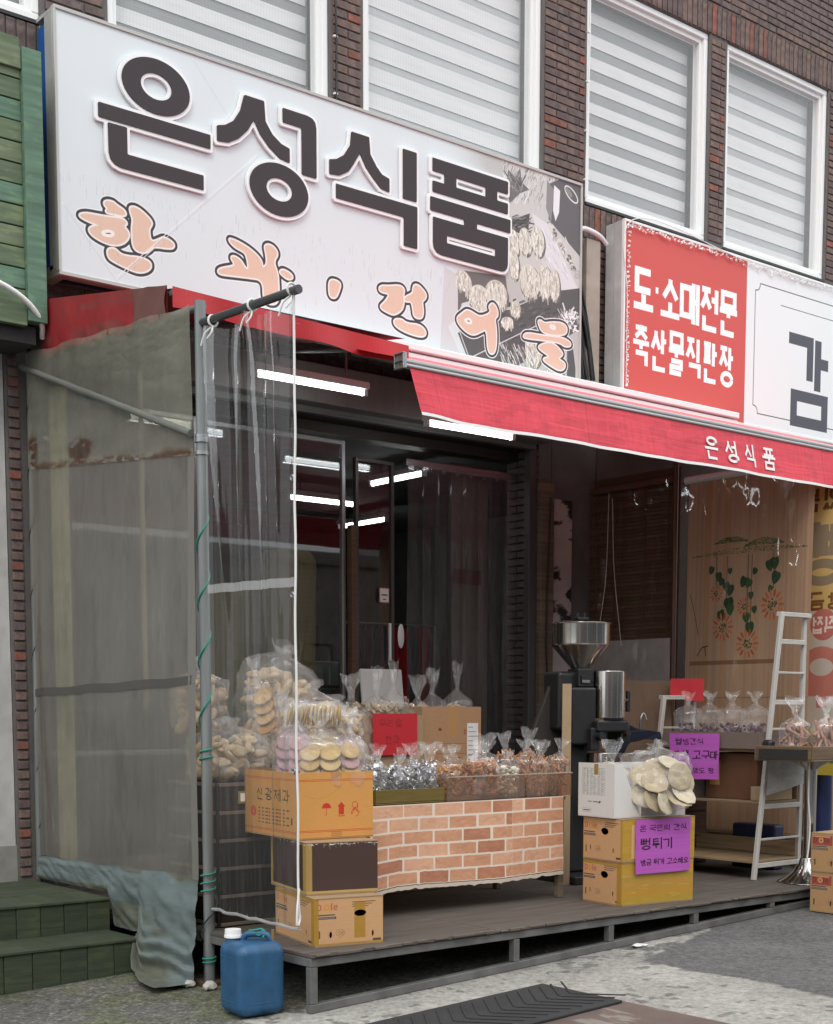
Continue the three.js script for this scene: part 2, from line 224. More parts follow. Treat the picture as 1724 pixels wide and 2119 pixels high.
// ---------------------------------------------------------------- the brick building
const ZF = -3.1; // face of the bricks
const SILL = 5.83, HEAD = 7.66;
const WINDOWS = [[-1.6, .17], [.64, 2.43], [2.74, 4.60], [5.13, 6.74], [7.0, 8.60], [8.9, 10.5]];
const building = thing('brick_building', 'dark brown brick building with white framed upstairs windows above the signs', 'building');
{
  const core = [];
  const c = (x0, x1, y0, y1, z0 = -3.5, z1 = ZF - .012) => core.push(span(x0, x1, y0, y1, z0, z1));
  c(-.14, 13, 3.95, SILL); c(-2, 13, HEAD, 10.5); c(-2, -.14, 5.3, SILL);
  let px = -2; for (const [a, b] of WINDOWS) { if (a > px) c(px, a, SILL, HEAD); px = b; } c(px, 13, SILL, HEAD);
  c(4.76, 13, 0, 3.95); c(-.14, .02, 0, 3.95);
  part(building, 'wall', muv(merge(core)), M.mortar);
  // bricks: 265 x 54 mm faces on a 64 mm course
  const geos = {}; const brickGeo = (w, h, k) => geos[w.toFixed(3) + h.toFixed(3) + k] ??= muv(rbx(w, h, .05, .005), 2.6, k * .37, k * .61);
  const rest = []; let n = 0;
  const put = (x, y, w, h) => {
    const m = rnd() < .09 ? M.brickRed[rnd() * 2 | 0] : M.brickDark[rnd() * 4 | 0], k = rnd() * 3 | 0, z = ZF - .025 + rr(-.003, .003);
    const hidden = (y < 5.9 && x < 4.95) || (y < 5.55);
    if (!hidden && seen(x, y, z, .03) && n < 300) { part(building, 'brick', brickGeo(w, h, k), m, [x, y, z], [0, 0, rr(-.006, .006)]); n++; }
    else if (x > -2 && x < 11 && y < 9.2) rest.push(muv(rbx(w, h, .05, .005), 2.6).translate(x, y, z));
  };
  const course = (x0, x1, y, row) => {
    const L = .275, g = .012; let x = x0 - (row % 2 ? L / 2 : 0);
    for (; x < x1; x += L) { const a = Math.max(x, x0), b = Math.min(x + L - g, x1); if (b - a > .03) put((a + b) / 2, y, Math.round((b - a) * 1000) / 1000, .053); }
  };
  const piers = []; px = -2; for (const [a, b] of WINDOWS) { piers.push([px + .03, a - .03]); px = b; } piers.push([px + .03, 11]);
  let row = 0;
  for (let y = SILL + .045; y < HEAD - .01; y += .064, row++) for (const [a, b] of piers) if (b - a > .1) course(a, b, y, row);
  for (let x = -1.9; x < 11; x += .069) { put(x, HEAD + .135, .058, .262); put(x, SILL - .165, .058, .262); }
  row = 0; for (let y = HEAD + .31; y < 9.2; y += .064, row++) course(-1.9, 11, y, row);
  row = 0; for (let y = SILL - .34; y > 4.0; y -= .064, row++) course(-.12, 11, y, row);
  const r = part(building, 'far_bricks', merge(rest), M.brickDark[1]); r.userData.kind = 'stuff';
  // strip of brick at the left corner beside the white wall: headers seen end on
  let q = 0; for (let y = .44; y < 3.9; y += .064, q++) part(building, 'brick', brickGeo(.075, .05, q % 3), q % 9 === 4 ? M.brickRed[q % 2] : M.brickDark[q % 4], [-.085, y, ZF - .02]);
  // windows
  const sheers = [.34, .33, .56, .36, .50].map((c, k) => std('sheer_blind_' + k, { color: lin(c, c * 1.06, c * 1.09), roughness: .9, map: T.cloth }));
  const band = phys('white_blind_band', { color: lin(.86, .87, .88), roughness: .85, map: T.cloth });
  const roomDark = std('dim_room', { color: lin(.30, .31, .32), roughness: .9 });
  WINDOWS.forEach(([a, b], k) => {
    if (k === 5) return;
    const z0 = ZF - .10, z1 = ZF - .03, f = .052, fr = [rspan(a, b, SILL, SILL + f, z0, z1, .008), rspan(a, b, HEAD - f, HEAD, z0, z1, .008), rspan(a, a + f, SILL + f, HEAD - f, z0, z1, .008), rspan(b - f, b, SILL + f, HEAD - f, z0, z1, .008)];
    // inner sash, one step back
    const s = .036, ia = a + f, ib = b - f, za = z0 - .03, zb = z1 - .03;
    fr.push(span(ia, ib, SILL + f, SILL + f + s, za, zb), span(ia, ib, HEAD - f - s, HEAD - f, za, zb), span(ia, ia + s, SILL + f + s, HEAD - f - s, za, zb), span(ib - s, ib, SILL + f + s, HEAD - f - s, za, zb));
    const w = part(building, 'window', merge(fr), M.upvc);
    part(w, 'pane', span(ia + s, ib - s, SILL + f + s, HEAD - f - s, z0 + .012, z0 + .016), M.glass);
    part(w, 'sheer_blind', span(ia, ib, SILL + .06, HEAD - .06, z0 - .12, z0 - .118), sheers[k]);
    const open = [.09, .108, .122, .096, .118][k]; // how far the bands overlap differs from window to window
    for (let y = SILL + .12 + k * .01; y < HEAD - .1; y += .186) part(w, 'blind_band', bx(ib - ia - .04, open + .006 * Math.sin(y * 9), .002), band, [(ia + ib) / 2, y, z0 - .112]);
    part(w, 'room_wall', span(ia - .2, ib + .2, SILL - .3, HEAD + .3, -4.2, -4.15), roomDark);
    part(w, 'sill_seal', rspan(a - .01, b + .01, SILL - .028, SILL - .002, ZF - .09, ZF + .004, .004), M.black);
  });
}

// vertical cables clipped to the brickwork
[[2.47, 'thin dark cable running up the brick pier left of the wide middle window', M.black, .007, 2.47], [5.105, 'thin pale cable running up the brick pier beside the third window', M.upvc, .006, 5.14]].forEach(([x, label, m, r, x2]) => {
  const t = thing('wall_cable', label, 'cable'); part(t, 'cable', tube([[x, 5.85, ZF + .014], [x + .006, 6.3, ZF + .014], [x2 - .006, 6.9, ZF + .014], [x2, 7.6, ZF + .014]], r, 30, 6), m);
  for (let y = 6; y < 7.6; y += .4) part(t, 'clip', bx(.03, .012, .02, lerp(x, x2, (y - 5.85) / 1.75), y, ZF + .006), M.upvc);
});

// ---------------------------------------------------------------- neighbour on the left: white wall, green boards, green steps
{
  const t = thing('white_wall', 'white painted wall with grey plinth under the green boards at the left edge', 'wall');
  part(t, 'wall', muv(span(-4, -.145, .62, 3.9, -3.4, -3.12)), std('white_wall_paint', { color: lin(.60, .60, .59), roughness: .7, map: T.grain, bumpMap: T.grain, bumpScale: .003 }));
  part(t, 'plinth', muv(span(-4, -.141, -.2, .62, -3.4, -3.11)), std('grey_concrete', { color: lin(.34, .34, .32), roughness: .9, map: T.grain, bumpMap: T.fine, bumpScale: .004 }));
}
{
  const t = thing('green_cladding', 'weathered green painted board cladding with corner post at the upper left edge', 'cladding');
  const mats = [0, 1, 2, 3].map((k) => std('green_board_' + k, { color: [lin(.21, .29, .17), lin(.185, .335, .235), lin(.19, .27, .165), lin(.25, .32, .20)][k], roughness: .8, map: T.paint, bumpMap: T.wood, bumpScale: .002 }));
  const z = -2.72; let k = 0;
  for (let y = 3.93; y < 5.42; y += .122, k++) part(t, 'board', muv(rspan(-3.2, -.155, y, y + .115, z - .03, z - .006 + (k % 3) * .002, .004), 1.2, k * .31, k * .77), mats[k % 4]);
  part(t, 'corner_post', muv(rspan(-.155, -.03, 3.86, 5.45, z - .06, z + .03, .006).rotateZ(0), 1.0, .3), mats[1]);
  part(t, 'bottom_rail', muv(rspan(-3.2, -.158, 3.83, 3.935, z - .03, z + .018, .005), 1.1, .7), mats[0]);
  part(t, 'top_rail', muv(rspan(-3.2, -.158, 5.32, 5.44, z - .03, z + .02, .005), 1.1, .1), mats[3]);
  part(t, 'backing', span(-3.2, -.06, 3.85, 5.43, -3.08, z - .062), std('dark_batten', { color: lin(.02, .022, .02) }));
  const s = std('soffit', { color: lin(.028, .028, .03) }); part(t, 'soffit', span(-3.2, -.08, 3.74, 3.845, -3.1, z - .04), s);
}
{
  const t = thing('deck_steps', 'mossy dark green painted wooden steps at the lower left edge', 'steps');
  const mats = [0, 1, 2].map((k) => std('green_step_' + k, { color: [lin(.066, .092, .05), lin(.074, .098, .055), lin(.06, .084, .048)][k], roughness: .85, map: T.paint, bumpMap: T.wood, bumpScale: .003 }));
  const tops = mats;
  const step = (xr, zf, zb, y0, y1, wd, o) => {
    let k = o; for (let x = xr; x > -3; x -= wd, k++) {
      const b = gy(x) - .01; part(t, 'riser_board', muv(rspan(x - wd + .004, x, Math.max(y0, b), y1 - .018, zf - .02, zf + rr(-.002, .003), .004), 1.3, k * .43, k * .29), mats[k % 3]);
      part(t, 'tread_board', muv(rspan(x - wd + .003, x + .004, y1 - .017, y1, zb, zf + .012, .004), 1.3, k * .17, k * .53), tops[k % 3]);
    }
  };
  step(-.075, -1.6, -2.0, -.3, .192, .165, 0);
  step(-.055, -2.0, -2.38, .18, .385, .148, 1);
  for (let i = 0; i < 5; i++) part(t, 'deck_board', muv(rspan(-3, -.045, .370, .386, -2.385 - (i + 1) * .144, -2.39 - i * .144, .003), 1.3, i * .3), tops[i % 3]);
  part(t, 'stringer', span(-.085, -.077, -.02, .18, -2.37, -1.63), mats[2]); part(t, 'side_board', muv(rspan(-.085, -.06, .0, .365, -3.09, -2.03, .004), 1.3), mats[1]);
}

// ---------------------------------------------------------------- big shop sign
function contour(sdf, x0, x1, y0, y1, step, iso, eps = .0012) { // marching squares -> THREE.Shape list with holes
  const nx = Math.ceil((x1 - x0) / step), ny = Math.ceil((y1 - y0) / step), f = new Float32Array((nx + 1) * (ny + 1));
  for (let j = 0; j <= ny; j++) for (let i = 0; i <= nx; i++) f[j * (nx + 1) + i] = sdf(x0 + i * step, y0 + j * step) - iso;
  const seg = new Map(), P = new Map(), key = (e) => e;
  const pt = (i, j, d) => { const id = (j * (nx + 1) + i) * 2 + d; if (!P.has(id)) { const a = f[j * (nx + 1) + i], b = d ? f[(j + 1) * (nx + 1) + i] : f[j * (nx + 1) + i + 1], t = a / (a - b); P.set(id, d ? [x0 + i * step, y0 + (j + t) * step] : [x0 + (i + t) * step, y0 + j * step]); } return id; };
  const add = (a, b) => { if (!seg.has(a)) seg.set(a, []); seg.get(a).push(b); };
  for (let j = 0; j < ny; j++) for (let i = 0; i < nx; i++) {
    const a = f[j * (nx + 1) + i] < 0, b = f[j * (nx + 1) + i + 1] < 0, c = f[(j + 1) * (nx + 1) + i + 1] < 0, d = f[(j + 1) * (nx + 1) + i] < 0, k = a | b << 1 | c << 2 | d << 3;
    if (!k || k === 15) continue;
    const B = () => pt(i, j, 0), R = () => pt(i + 1, j, 1), Tp = () => pt(i, j + 1, 0), L = () => pt(i, j, 1);
    const S = { 1: [[B, L]], 2: [[R, B]], 3: [[R, L]], 4: [[Tp, R]], 5: [[B, R], [Tp, L]], 6: [[Tp, B]], 7: [[Tp, L]], 8: [[L, Tp]], 9: [[B, Tp]], 10: [[L, B], [R, Tp]], 11: [[R, Tp]], 12: [[L, R]], 13: [[B, R]], 14: [[L, B]] }[k];
    for (const [p, q] of S) add(p(), q());
  }
  const loops = [];
  while (seg.size) {
    const s = seg.keys().next().value; let at = s; const loop = [];
    do { loop.push(P.get(at)); const nx_ = seg.get(at); if (!nx_) break; const to = nx_.pop(); if (!nx_.length) seg.delete(at); at = to; } while (at !== s);
    if (loop.length > 6) loops.push(loop);
  }
  const simplify = (l) => { // drop points that lie on the line of their neighbours
    let out = l, again = true, pass = 0;
    while (again && pass++ < 6) { again = false; const keep = []; for (let i = 0; i < out.length; i++) { const a = out[(i + out.length - 1) % out.length], b = out[i], c = out[(i + 1) % out.length]; const L2 = Math.hypot(c[0] - a[0], c[1] - a[1]), dd = Math.abs((c[0] - a[0]) * (a[1] - b[1]) - (a[0] - b[0]) * (c[1] - a[1])) / (L2 || 1); if (dd < eps * .5 && i % 2 === pass % 2 && L2 < .2) again = true; else keep.push(b); } out = keep; }
    return out;
  };
  const area = (l) => l.reduce((s, p, i) => { const q = l[(i + 1) % l.length]; return s + p[0] * q[1] - q[0] * p[1]; }, 0) / 2;
  const inside = (p, l) => { let r = false; for (let i = 0, j = l.length - 1; i < l.length; j = i++) if ((l[i][1] > p[1]) !== (l[j][1] > p[1]) && p[0] < (l[j][0] - l[i][0]) * (p[1] - l[i][1]) / (l[j][1] - l[i][1]) + l[i][0]) r = !r; return r; };
  const big = loops.map(simplify).filter((l) => l.length > 3 && Math.abs(area(l)) > 1e-4).sort((a, b) => Math.abs(area(b)) - Math.abs(area(a)));
  const shapes = [], outer = [];
  for (const l of big) { const host = outer.filter((o) => inside(l[0], o.l)); if (host.length % 2 === 0 && !host.some((o) => !o.hole)) { const s = new THREE.Shape(l.map((p) => new THREE.Vector2(...p))); shapes.push(s); outer.push({ l, s }); } else host.at(-1).s.holes.push(new THREE.Path(l.map((p) => new THREE.Vector2(...p)))); }
  return shapes;
}
const polySdf = (pts, round = 0) => (x, y) => {
  let d = 1e9, s = 1; for (let i = 0, j = pts.length - 1; i < pts.length; j = i++) {
    const [ax, ay] = pts[i], [bx_, by] = pts[j], ex = bx_ - ax, ey = by - ay, wx = x - ax, wy = y - ay, t = clamp((wx * ex + wy * ey) / (ex * ex + ey * ey), 0, 1);
    d = Math.min(d, (wx - ex * t) ** 2 + (wy - ey * t) ** 2);
    const c1 = y >= ay, c2 = y < by, c3 = ex * wy > ey * wx; if ((c1 && c2 && c3) || (!c1 && !c2 && !c3)) s = -s;
  }
  return s * Math.sqrt(d) - round;
};
const box2 = (x0, x1, y0, y1) => polySdf([[x0, y0], [x1, y0], [x1, y1], [x0, y1]]);
const ringSdf = (cx, cy, rx, ry, hx, hy) => (x, y) => { const e = (a, b) => { const k = Math.hypot((x - cx) / a, (y - cy) / b), g = Math.hypot((x - cx) / (a * a), (y - cy) / (b * b)); return k < 1e-5 ? -Math.min(a, b) : k * (k - 1) / g; }; return Math.max(e(rx, ry), -e(hx, hy)); };
const union = (...l) => (x, y) => { let d = 1e9; for (const f of l) d = Math.min(d, f(x, y)); return d; };
const bend = (a, c, b, w0, w1, n = 8) => { // stroke along a quadratic curve with horizontal half widths, as a polygon
  const L = [], R = []; for (let i = 0; i <= n; i++) { const t = i / n, x = (1 - t) ** 2 * a[0] + 2 * t * (1 - t) * c[0] + t * t * b[0], y = (1 - t) ** 2 * a[1] + 2 * t * (1 - t) * c[1] + t * t * b[1], dx = 2 * (1 - t) * (c[0] - a[0]) + 2 * t * (b[0] - c[0]), dy = 2 * (1 - t) * (c[1] - a[1]) + 2 * t * (b[1] - c[1]), l = Math.hypot(dx, dy), w = lerp(w0, w1, t); L.push([x - dy / l * w, y + dx / l * w]); R.push([x + dy / l * w, y - dx / l * w]); } return polySdf([...L, ...R.reverse()]);
};
const siot = (x0, x1, yt, yb) => { // the flared two-legged stroke: left end, right end
  const m = lerp(x0, x1, .50), q = [];
  const leftO = [[x0, yb], [x0, yb + .10], [x0 + .06, yb + .115], [x0 + .13, yb + .16], [x0 + .185, yb + .24], [m - .075, yt]];
  const right = [[m + .085, yt], [m + .095, yb + .22], [m + .15, yb + .15], [x1 - .07, yb + .105], [x1, yb + .09], [x1, yb - .005], [x1 - .08, yb + .005], [m + .12, yb + .06], [m + .05, yb + .125], [m, yb + .205]];
  const under = [[m - .05, yb + .125], [x0 + .17, yb + .055], [x0 + .09, yb + .01]];
  return polySdf([...leftO, ...right, ...under]);
};
const LETTERS = [
  union(ringSdf(.683, 1.272, .247, .17, .113, .080), box2(.267, 1.083, .984, 1.073), polySdf([[.332, .966], [.466, .966], [.466, .802], [1.026, .802], [1.026, .710], [.42, .710], [.375, .722], [.347, .745], [.334, .785]])),
  union(siot(1.135, 1.72, 1.4, 1.05), polySdf([[1.665, 1.303], [1.665, 1.397], [1.87, 1.397], [1.915, 1.388], [1.94, 1.365], [1.948, 1.33], [1.948, .993], [1.822, .993], [1.822, 1.303]]), ringSdf(1.632, .848, .243, .172, .107, .075)),
  union(siot(2.06, 2.603, 1.388, 1.052), box2(2.731, 2.862, 1.035, 1.386), polySdf([[2.118, .903], [2.118, 1.0], [2.868, 1.0], [2.868, .701], [2.74, .701], [2.74, .903]])),
  union(box2(3.018, 3.792, 1.298, 1.392), box2(3.135, 3.252, 1.2, 1.32), box2(3.556, 3.676, 1.2, 1.32), box2(3.018, 3.792, 1.148, 1.228), box2(2.996, 3.82, 1.01, 1.110), box2(3.335, 3.466, .93, 1.03),
    (() => { const o = polySdf([[3.023, .968], [3.795, .968], [3.795, .765], [3.785, .735], [3.762, .712], [3.73, .705], [3.11, .705], [3.06, .715], [3.03, .745], [3.023, .785]]), i = box2(3.16, 3.66, .803, .858); return (x, y) => Math.max(o(x, y), -i(x, y)); })()),
];
const CALLI = [
  [[0.31,0.485],[0.337,0.499],[0.377,0.499],[0.396,0.486],[0.455,0.465],[0.465,0.437],[0.429,0.425],[0.375,0.426],[0.316,0.422],[0.336,0.452],[0.312,0.464]],
  [[0.126,0.366],[0.18,0.392],[0.267,0.394],[0.375,0.404],[0.444,0.411],[0.474,0.386],[0.443,0.367],[0.482,0.336],[0.482,0.301],[0.441,0.254],[0.371,0.231],[0.292,0.237],[0.215,0.264],[0.196,0.298],[0.236,0.324],[0.275,0.332],[0.178,0.346]],
  [[0.491,0.494],[0.536,0.504],[0.597,0.478],[0.652,0.437],[0.646,0.41],[0.625,0.383],[0.639,0.303],[0.707,0.339],[0.738,0.358],[0.8,0.34],[0.816,0.317],[0.789,0.293],[0.654,0.284],[0.633,0.253],[0.591,0.228],[0.53,0.229],[0.506,0.263],[0.503,0.367],[0.514,0.421],[0.495,0.46]],
  [[0.325,0.201],[0.38,0.216],[0.419,0.185],[0.479,0.184],[0.56,0.195],[0.631,0.183],[0.641,0.149],[0.609,0.117],[0.548,0.096],[0.477,0.105],[0.368,0.131],[0.329,0.15]],
  [[1.233,0.442],[1.256,0.455],[1.356,0.435],[1.435,0.404],[1.498,0.361],[1.508,0.307],[1.544,0.342],[1.539,0.406],[1.522,0.459],[1.557,0.48],[1.609,0.467],[1.638,0.426],[1.596,0.371],[1.63,0.302],[1.636,0.266],[1.642,0.087],[1.511,0.078],[1.513,0.233],[1.387,0.224],[1.252,0.212],[1.152,0.202],[1.147,0.229],[1.186,0.25],[1.264,0.274],[1.281,0.291],[1.248,0.33],[1.276,0.345],[1.332,0.328],[1.371,0.276],[1.394,0.285],[1.378,0.365],[1.356,0.388],[1.277,0.405]],
  [[1.648,0.315],[1.678,0.335],[1.748,0.315],[1.76,0.289],[1.718,0.272],[1.66,0.298]],
  [[2.079,0.339],[2.137,0.346],[2.179,0.329],[2.161,0.275],[2.132,0.221],[2.081,0.219],[2.07,0.275]],
  [[2.526,0.364],[2.556,0.387],[2.617,0.393],[2.726,0.421],[2.772,0.398],[2.757,0.354],[2.765,0.309],[2.749,0.247],[2.679,0.2],[2.632,0.198],[2.525,0.226],[2.586,0.277],[2.633,0.343],[2.541,0.338]],
  [[2.867,0.451],[2.914,0.453],[2.986,0.401],[2.97,0.363],[2.938,0.345],[2.954,0.271],[2.939,0.215],[2.859,0.213],[2.851,0.277],[2.835,0.327],[2.772,0.31],[2.772,0.345],[2.851,0.383],[2.851,0.424]],
  [[2.663,0.162],[2.741,0.181],[2.788,0.154],[2.915,0.169],[2.979,0.132],[2.971,0.095],[2.915,0.08],[2.788,0.089],[2.679,0.118]],
  [[3.281,0.279],[3.356,0.335],[3.389,0.359],[3.44,0.355],[3.525,0.327],[3.611,0.361],[3.645,0.391],[3.619,0.424],[3.662,0.462],[3.706,0.433],[3.724,0.374],[3.681,0.342],[3.707,0.265],[3.7,0.078],[3.613,0.064],[3.603,0.248],[3.552,0.227],[3.475,0.184],[3.407,0.185],[3.323,0.226]],
  [[4.159,0.404],[4.19,0.42],[4.237,0.398],[4.311,0.423],[4.442,0.439],[4.5,0.41],[4.482,0.349],[4.331,0.324],[4.219,0.325],[4.182,0.357]],
  [[4.001,0.27],[4.046,0.296],[4.238,0.302],[4.444,0.323],[4.54,0.3],[4.54,0.267],[4.464,0.255],[4.426,0.275],[4.294,0.273],[4.001,0.245]],
  [[4.165,0.208],[4.239,0.245],[4.332,0.266],[4.446,0.207],[4.446,0.181],[4.39,0.146],[4.485,0.122],[4.467,0.073],[4.41,0.052],[4.297,0.08],[4.203,0.117],[4.315,0.147],[4.184,0.185]],
];
const CALLI_HOLES = [
  [[0.289,0.296],[0.343,0.316],[0.377,0.306],[0.352,0.285],[0.303,0.282]],
  [[3.364,0.275],[3.415,0.3],[3.446,0.277],[3.415,0.26]],
  [[4.293,0.388],[4.33,0.401],[4.368,0.385],[4.33,0.371]],
];

const SX = .116, SY = 4.226, SW = 4.64, SH = 1.562, SZ = -2.8;
{
  const t = thing('shop_sign', 'large white box sign with dark raised Korean letters and peach brush lettering', 'sign');
  const face = art(2048, 690, (x, w, h) => {
    const k = w / SW, X = (a) => a * k, Y = (b) => h - b * (h / SH);
    x.fillStyle = '#dae2e6'; x.fillRect(0, 0, w, h);
    const r = seeded(55);
    // the monochrome photograph of sweets printed at the right end
    const poly = (pts, f) => { x.fillStyle = f; x.beginPath(); pts.forEach(([a, b], i) => i ? x.lineTo(X(a), Y(b)) : x.moveTo(X(a), Y(b))); x.closePath(); x.fill(); };
    const hatch = (cx, cy, rx, ry, ang, n, cols, lw, spread = .5) => { for (let i = 0; i < n; i++) { const a = ang + (r() - .5) * spread, px = cx + (r() - .5) * 2 * rx, py = cy + (r() - .5) * 2 * ry, L = .02 + r() * .06; x.strokeStyle = cols[r() * cols.length | 0]; x.lineWidth = lw * (.5 + r()); x.beginPath(); x.moveTo(X(px), Y(py)); x.lineTo(X(px + Math.cos(a) * L), Y(py + Math.sin(a) * L)); x.stroke(); } };
    const g = x.createLinearGradient(X(3.1), 0, X(3.6), 0); g.addColorStop(0, '#dae2e600'); g.addColorStop(1, '#bdbdbb');
    x.fillStyle = g; x.fillRect(X(3.1), 0, w, h);
    poly([[3.75, 1.562], [4.64, 1.562], [4.64, .7], [4.0, .6], [3.8, 1.0]], '#c9c9c6');
    hatch(4.1, 1.4, .35, .14, 1.2, 260, ['#e9e9e8', '#9d9d9a', '#c4c4c2', '#75726f'], 2);
    poly([[4.28, 1.5], [4.40, 1.562], [4.64, 1.562], [4.64, 1.0], [4.27, 1.22]], '#605d60');
    poly([[4.25, 1.52], [4.33, 1.46], [4.30, 1.2], [4.24, 1.3]], '#8d8b8b'); poly([[4.33, 1.5], [4.40, 1.47], [4.39, 1.3], [4.35, 1.22], [4.32, 1.3]], '#e8e8ec');
    x.strokeStyle = '#e4e4e2'; x.lineWidth = 5; x.beginPath(); x.ellipse(X(4.53), Y(1.47), X(.085), X(.04), .55, 0, 7); x.stroke(); x.fillStyle = '#8b8888'; x.beginPath(); x.ellipse(X(4.50), Y(1.48), X(.05), X(.022), .6, 0, 7); x.fill();
    poly([[3.82, 1.50], [3.90, 1.46], [3.95, 1.54], [3.97, 1.44], [4.05, 1.40], [3.95, 1.35], [3.84, 1.25], [3.80, 1.36]], '#6e6b6b'); hatch(3.9, 1.41, .08, .07, 1.8, 40, ['#4d4a4b', '#a9a7a4', '#86827f'], 3, 2);
    poly([[4.08, 1.23], [4.26, 1.18], [4.61, .75], [4.60, .70], [4.42, .70], [4.2, .98]], '#dcdce0'); hatch(4.33, .98, .14, .16, -.9, 60, ['#eeeef0', '#c8c8cc'], 3, .2);
    for (let i = 0; i < 44; i++) { const q = i / 43, a = lerp(4.27, 4.62, q), b = lerp(1.14, .78, q) + .05; x.strokeStyle = ['#8f8b88', '#d8d7d2', '#6f6b69', '#b6b3ae'][r() * 4 | 0]; x.lineWidth = 5 + r() * 5; x.beginPath(); x.arc(X(a + (r() - .5) * .03), Y(b + (r() - .5) * .05), 4 + r() * 6, r() * 6, r() * 6 + 2.5); x.stroke(); }
    poly([[3.83, 1.12], [4.06, 1.22], [4.04, 1.04], [3.83, 1.05]], '#4f4c4b'); hatch(3.94, 1.11, .1, .05, .3, 50, ['#2f2d2d', '#8a8783', '#5f5c5a'], 3, .8);
    poly([[3.30, .17], [3.40, .0], [3.9, .0], [4.3, .22], [4.64, .42], [4.64, .75], [4.3, .66], [3.85, .44], [3.6, .38]], '#575455'); hatch(3.95, .36, .4, .16, .45, 120, ['#6b6869', '#484546'], 5, .15);
    poly([[3.12, .0], [3.34, .0], [3.2, .2], [3.36, .34], [3.3, .6], [3.16, .64]], '#cfd0d2');
    poly([[3.30, .64], [3.8, .69], [3.83, .52], [3.5, .46], [3.34, .4], [3.3, .3]], '#6b6764');
    const puff = (cx, cy, rx, ry, ang, seedy) => {
      x.fillStyle = '#6a6661'; x.beginPath(); x.ellipse(X(cx + .012), Y(cy - .018), X(rx * 1.07), X(ry * 1.1), -ang, 0, 7); x.fill();
      x.fillStyle = '#d3d1c6'; x.beginPath(); x.ellipse(X(cx), Y(cy), X(rx), X(ry), -ang, 0, 7); x.fill();
      for (let i = 0; i < 150; i++) { const a = r() * 6.283, q = Math.sqrt(r()), px = cx + Math.cos(a) * rx * q * Math.cos(ang) - Math.sin(a) * ry * q * Math.sin(ang), py = cy + Math.cos(a) * rx * q * Math.sin(ang) + Math.sin(a) * ry * q * Math.cos(ang); x.strokeStyle = ['#f2f1e9', '#e5e3d8', '#b9b6a9', '#a29e90', '#cfccbf'][r() * 5 | 0]; x.lineWidth = 1.5 + r() * 3; x.beginPath(); x.moveTo(X(px), Y(py)); x.lineTo(X(px + (r() - .5) * .012), Y(py - .012 - r() * .045)); x.stroke(); }
    };
    for (const a of [[3.36, .57, .09, .07, -.6], [3.885, .96, .06, .1, .1], [3.885, .80, .06, .11, .1], [4.01, 1.0, .07, .10, .1], [4.15, 1.03, .075, .11, .1], [4.06, .70, .11, .13, .1], [4.235, .73, .085, .13, .1], [4.35, .73, .055, .12, .1], [3.52, .47, .11, .10, .2], [3.70, .53, .12, .11, .2], [3.91, .465, .055, .05, 0], [3.82, .345, .065, .035, .2], [4.11, .17, .09, .12, .1], [4.36, .06, .1, .06, 0]]) puff(...a);
    hatch(3.92, .1, .18, .09, -1.0, 120, ['#efefef', '#bdbcba', '#d8d8d6', '#8b8986'], 2.5, .15); hatch(4.5, .5, .12, .06, -.9, 60, ['#e6e6e6', '#777'], 2, .15);
    poly([[4.5, .22], [4.56, .3], [4.6, .1], [4.6, 0], [4.5, 0]], '#565354'); hatch(4.52, .45, .06, .1, 1, 40, ['#f0f0f0', '#dcdcdc'], 5, 3);
    x.strokeStyle = '#cfcfcd'; x.lineWidth = 4; x.beginPath(); x.moveTo(X(3.31), Y(.2)); x.lineTo(X(3.42), Y(.0)); x.lineTo(X(4.25), Y(.42)); x.stroke();
    // peach brush lettering with white and dark outlines
    const path = (pts) => { const n = pts.length, P = new Path2D(), m = (a, b) => [(X(a[0]) + X(b[0])) / 2, (Y(a[1]) + Y(b[1])) / 2]; P.moveTo(...m(pts[n - 1], pts[0])); for (let i = 0; i < n; i++) P.quadraticCurveTo(X(pts[i][0]), Y(pts[i][1]), ...m(pts[i], pts[(i + 1) % n])); P.closePath(); return P; };
    const ps = CALLI.map(path), hs = CALLI_HOLES.map(path); x.lineJoin = 'round';
    for (const [lw, col] of [[31, '#eef0f3'], [24, '#33353a'], [9, '#f2ece8']]) { x.strokeStyle = x.fillStyle = col; x.lineWidth = lw; for (const p of ps) x.stroke(p); }
    x.fillStyle = '#e0c0ac'; for (const p of ps) x.fill(p);
    x.lineWidth = 2; x.strokeStyle = '#efe4dd'; ps.forEach((p) => x.stroke(p));
    for (const p of hs) { x.lineWidth = 9; x.strokeStyle = '#f2ece8'; x.fillStyle = '#3b3d42'; x.fill(p); x.stroke(p); }
    // seams of the panels behind, drips of dirt
    x.lineWidth = 2.5; for (const [a, b, c, d] of [[.39, .04, 1.47, 1.05], [.97, 1.54, 1.3, 1.18], [.02, .42, .4, .0]]) { x.strokeStyle = '#eceef3'; x.beginPath(); x.moveTo(X(a), Y(b)); x.lineTo(X(c), Y(d)); x.stroke(); x.strokeStyle = '#cfd1d8'; x.beginPath(); x.moveTo(X(a) + 5, Y(b) + 6); x.lineTo(X(c) + 5, Y(d) + 6); x.stroke(); }
    for (let i = 0; i < 420; i++) { const a = r() * w, b = Y(.62) + r() * r() * Y(0) * .42; x.strokeStyle = 'rgba(105,112,130,' + (.05 + r() * .17) + ')'; x.lineWidth = .8 + r() * 1.4; x.beginPath(); x.moveTo(a, b); x.lineTo(a + (r() - .5) * 2, b + 5 + r() * 26); x.stroke(); }
  });
  const faceMat = phys('printed_flex_face', { map: face, roughness: .5 });
  const frame = std('sign_frame', { color: lin(.62, .63, .60), roughness: .5, map: T.grain }), cream = std('sign_tray_cream', { color: lin(.42, .42, .33), roughness: .6, map: T.grain });
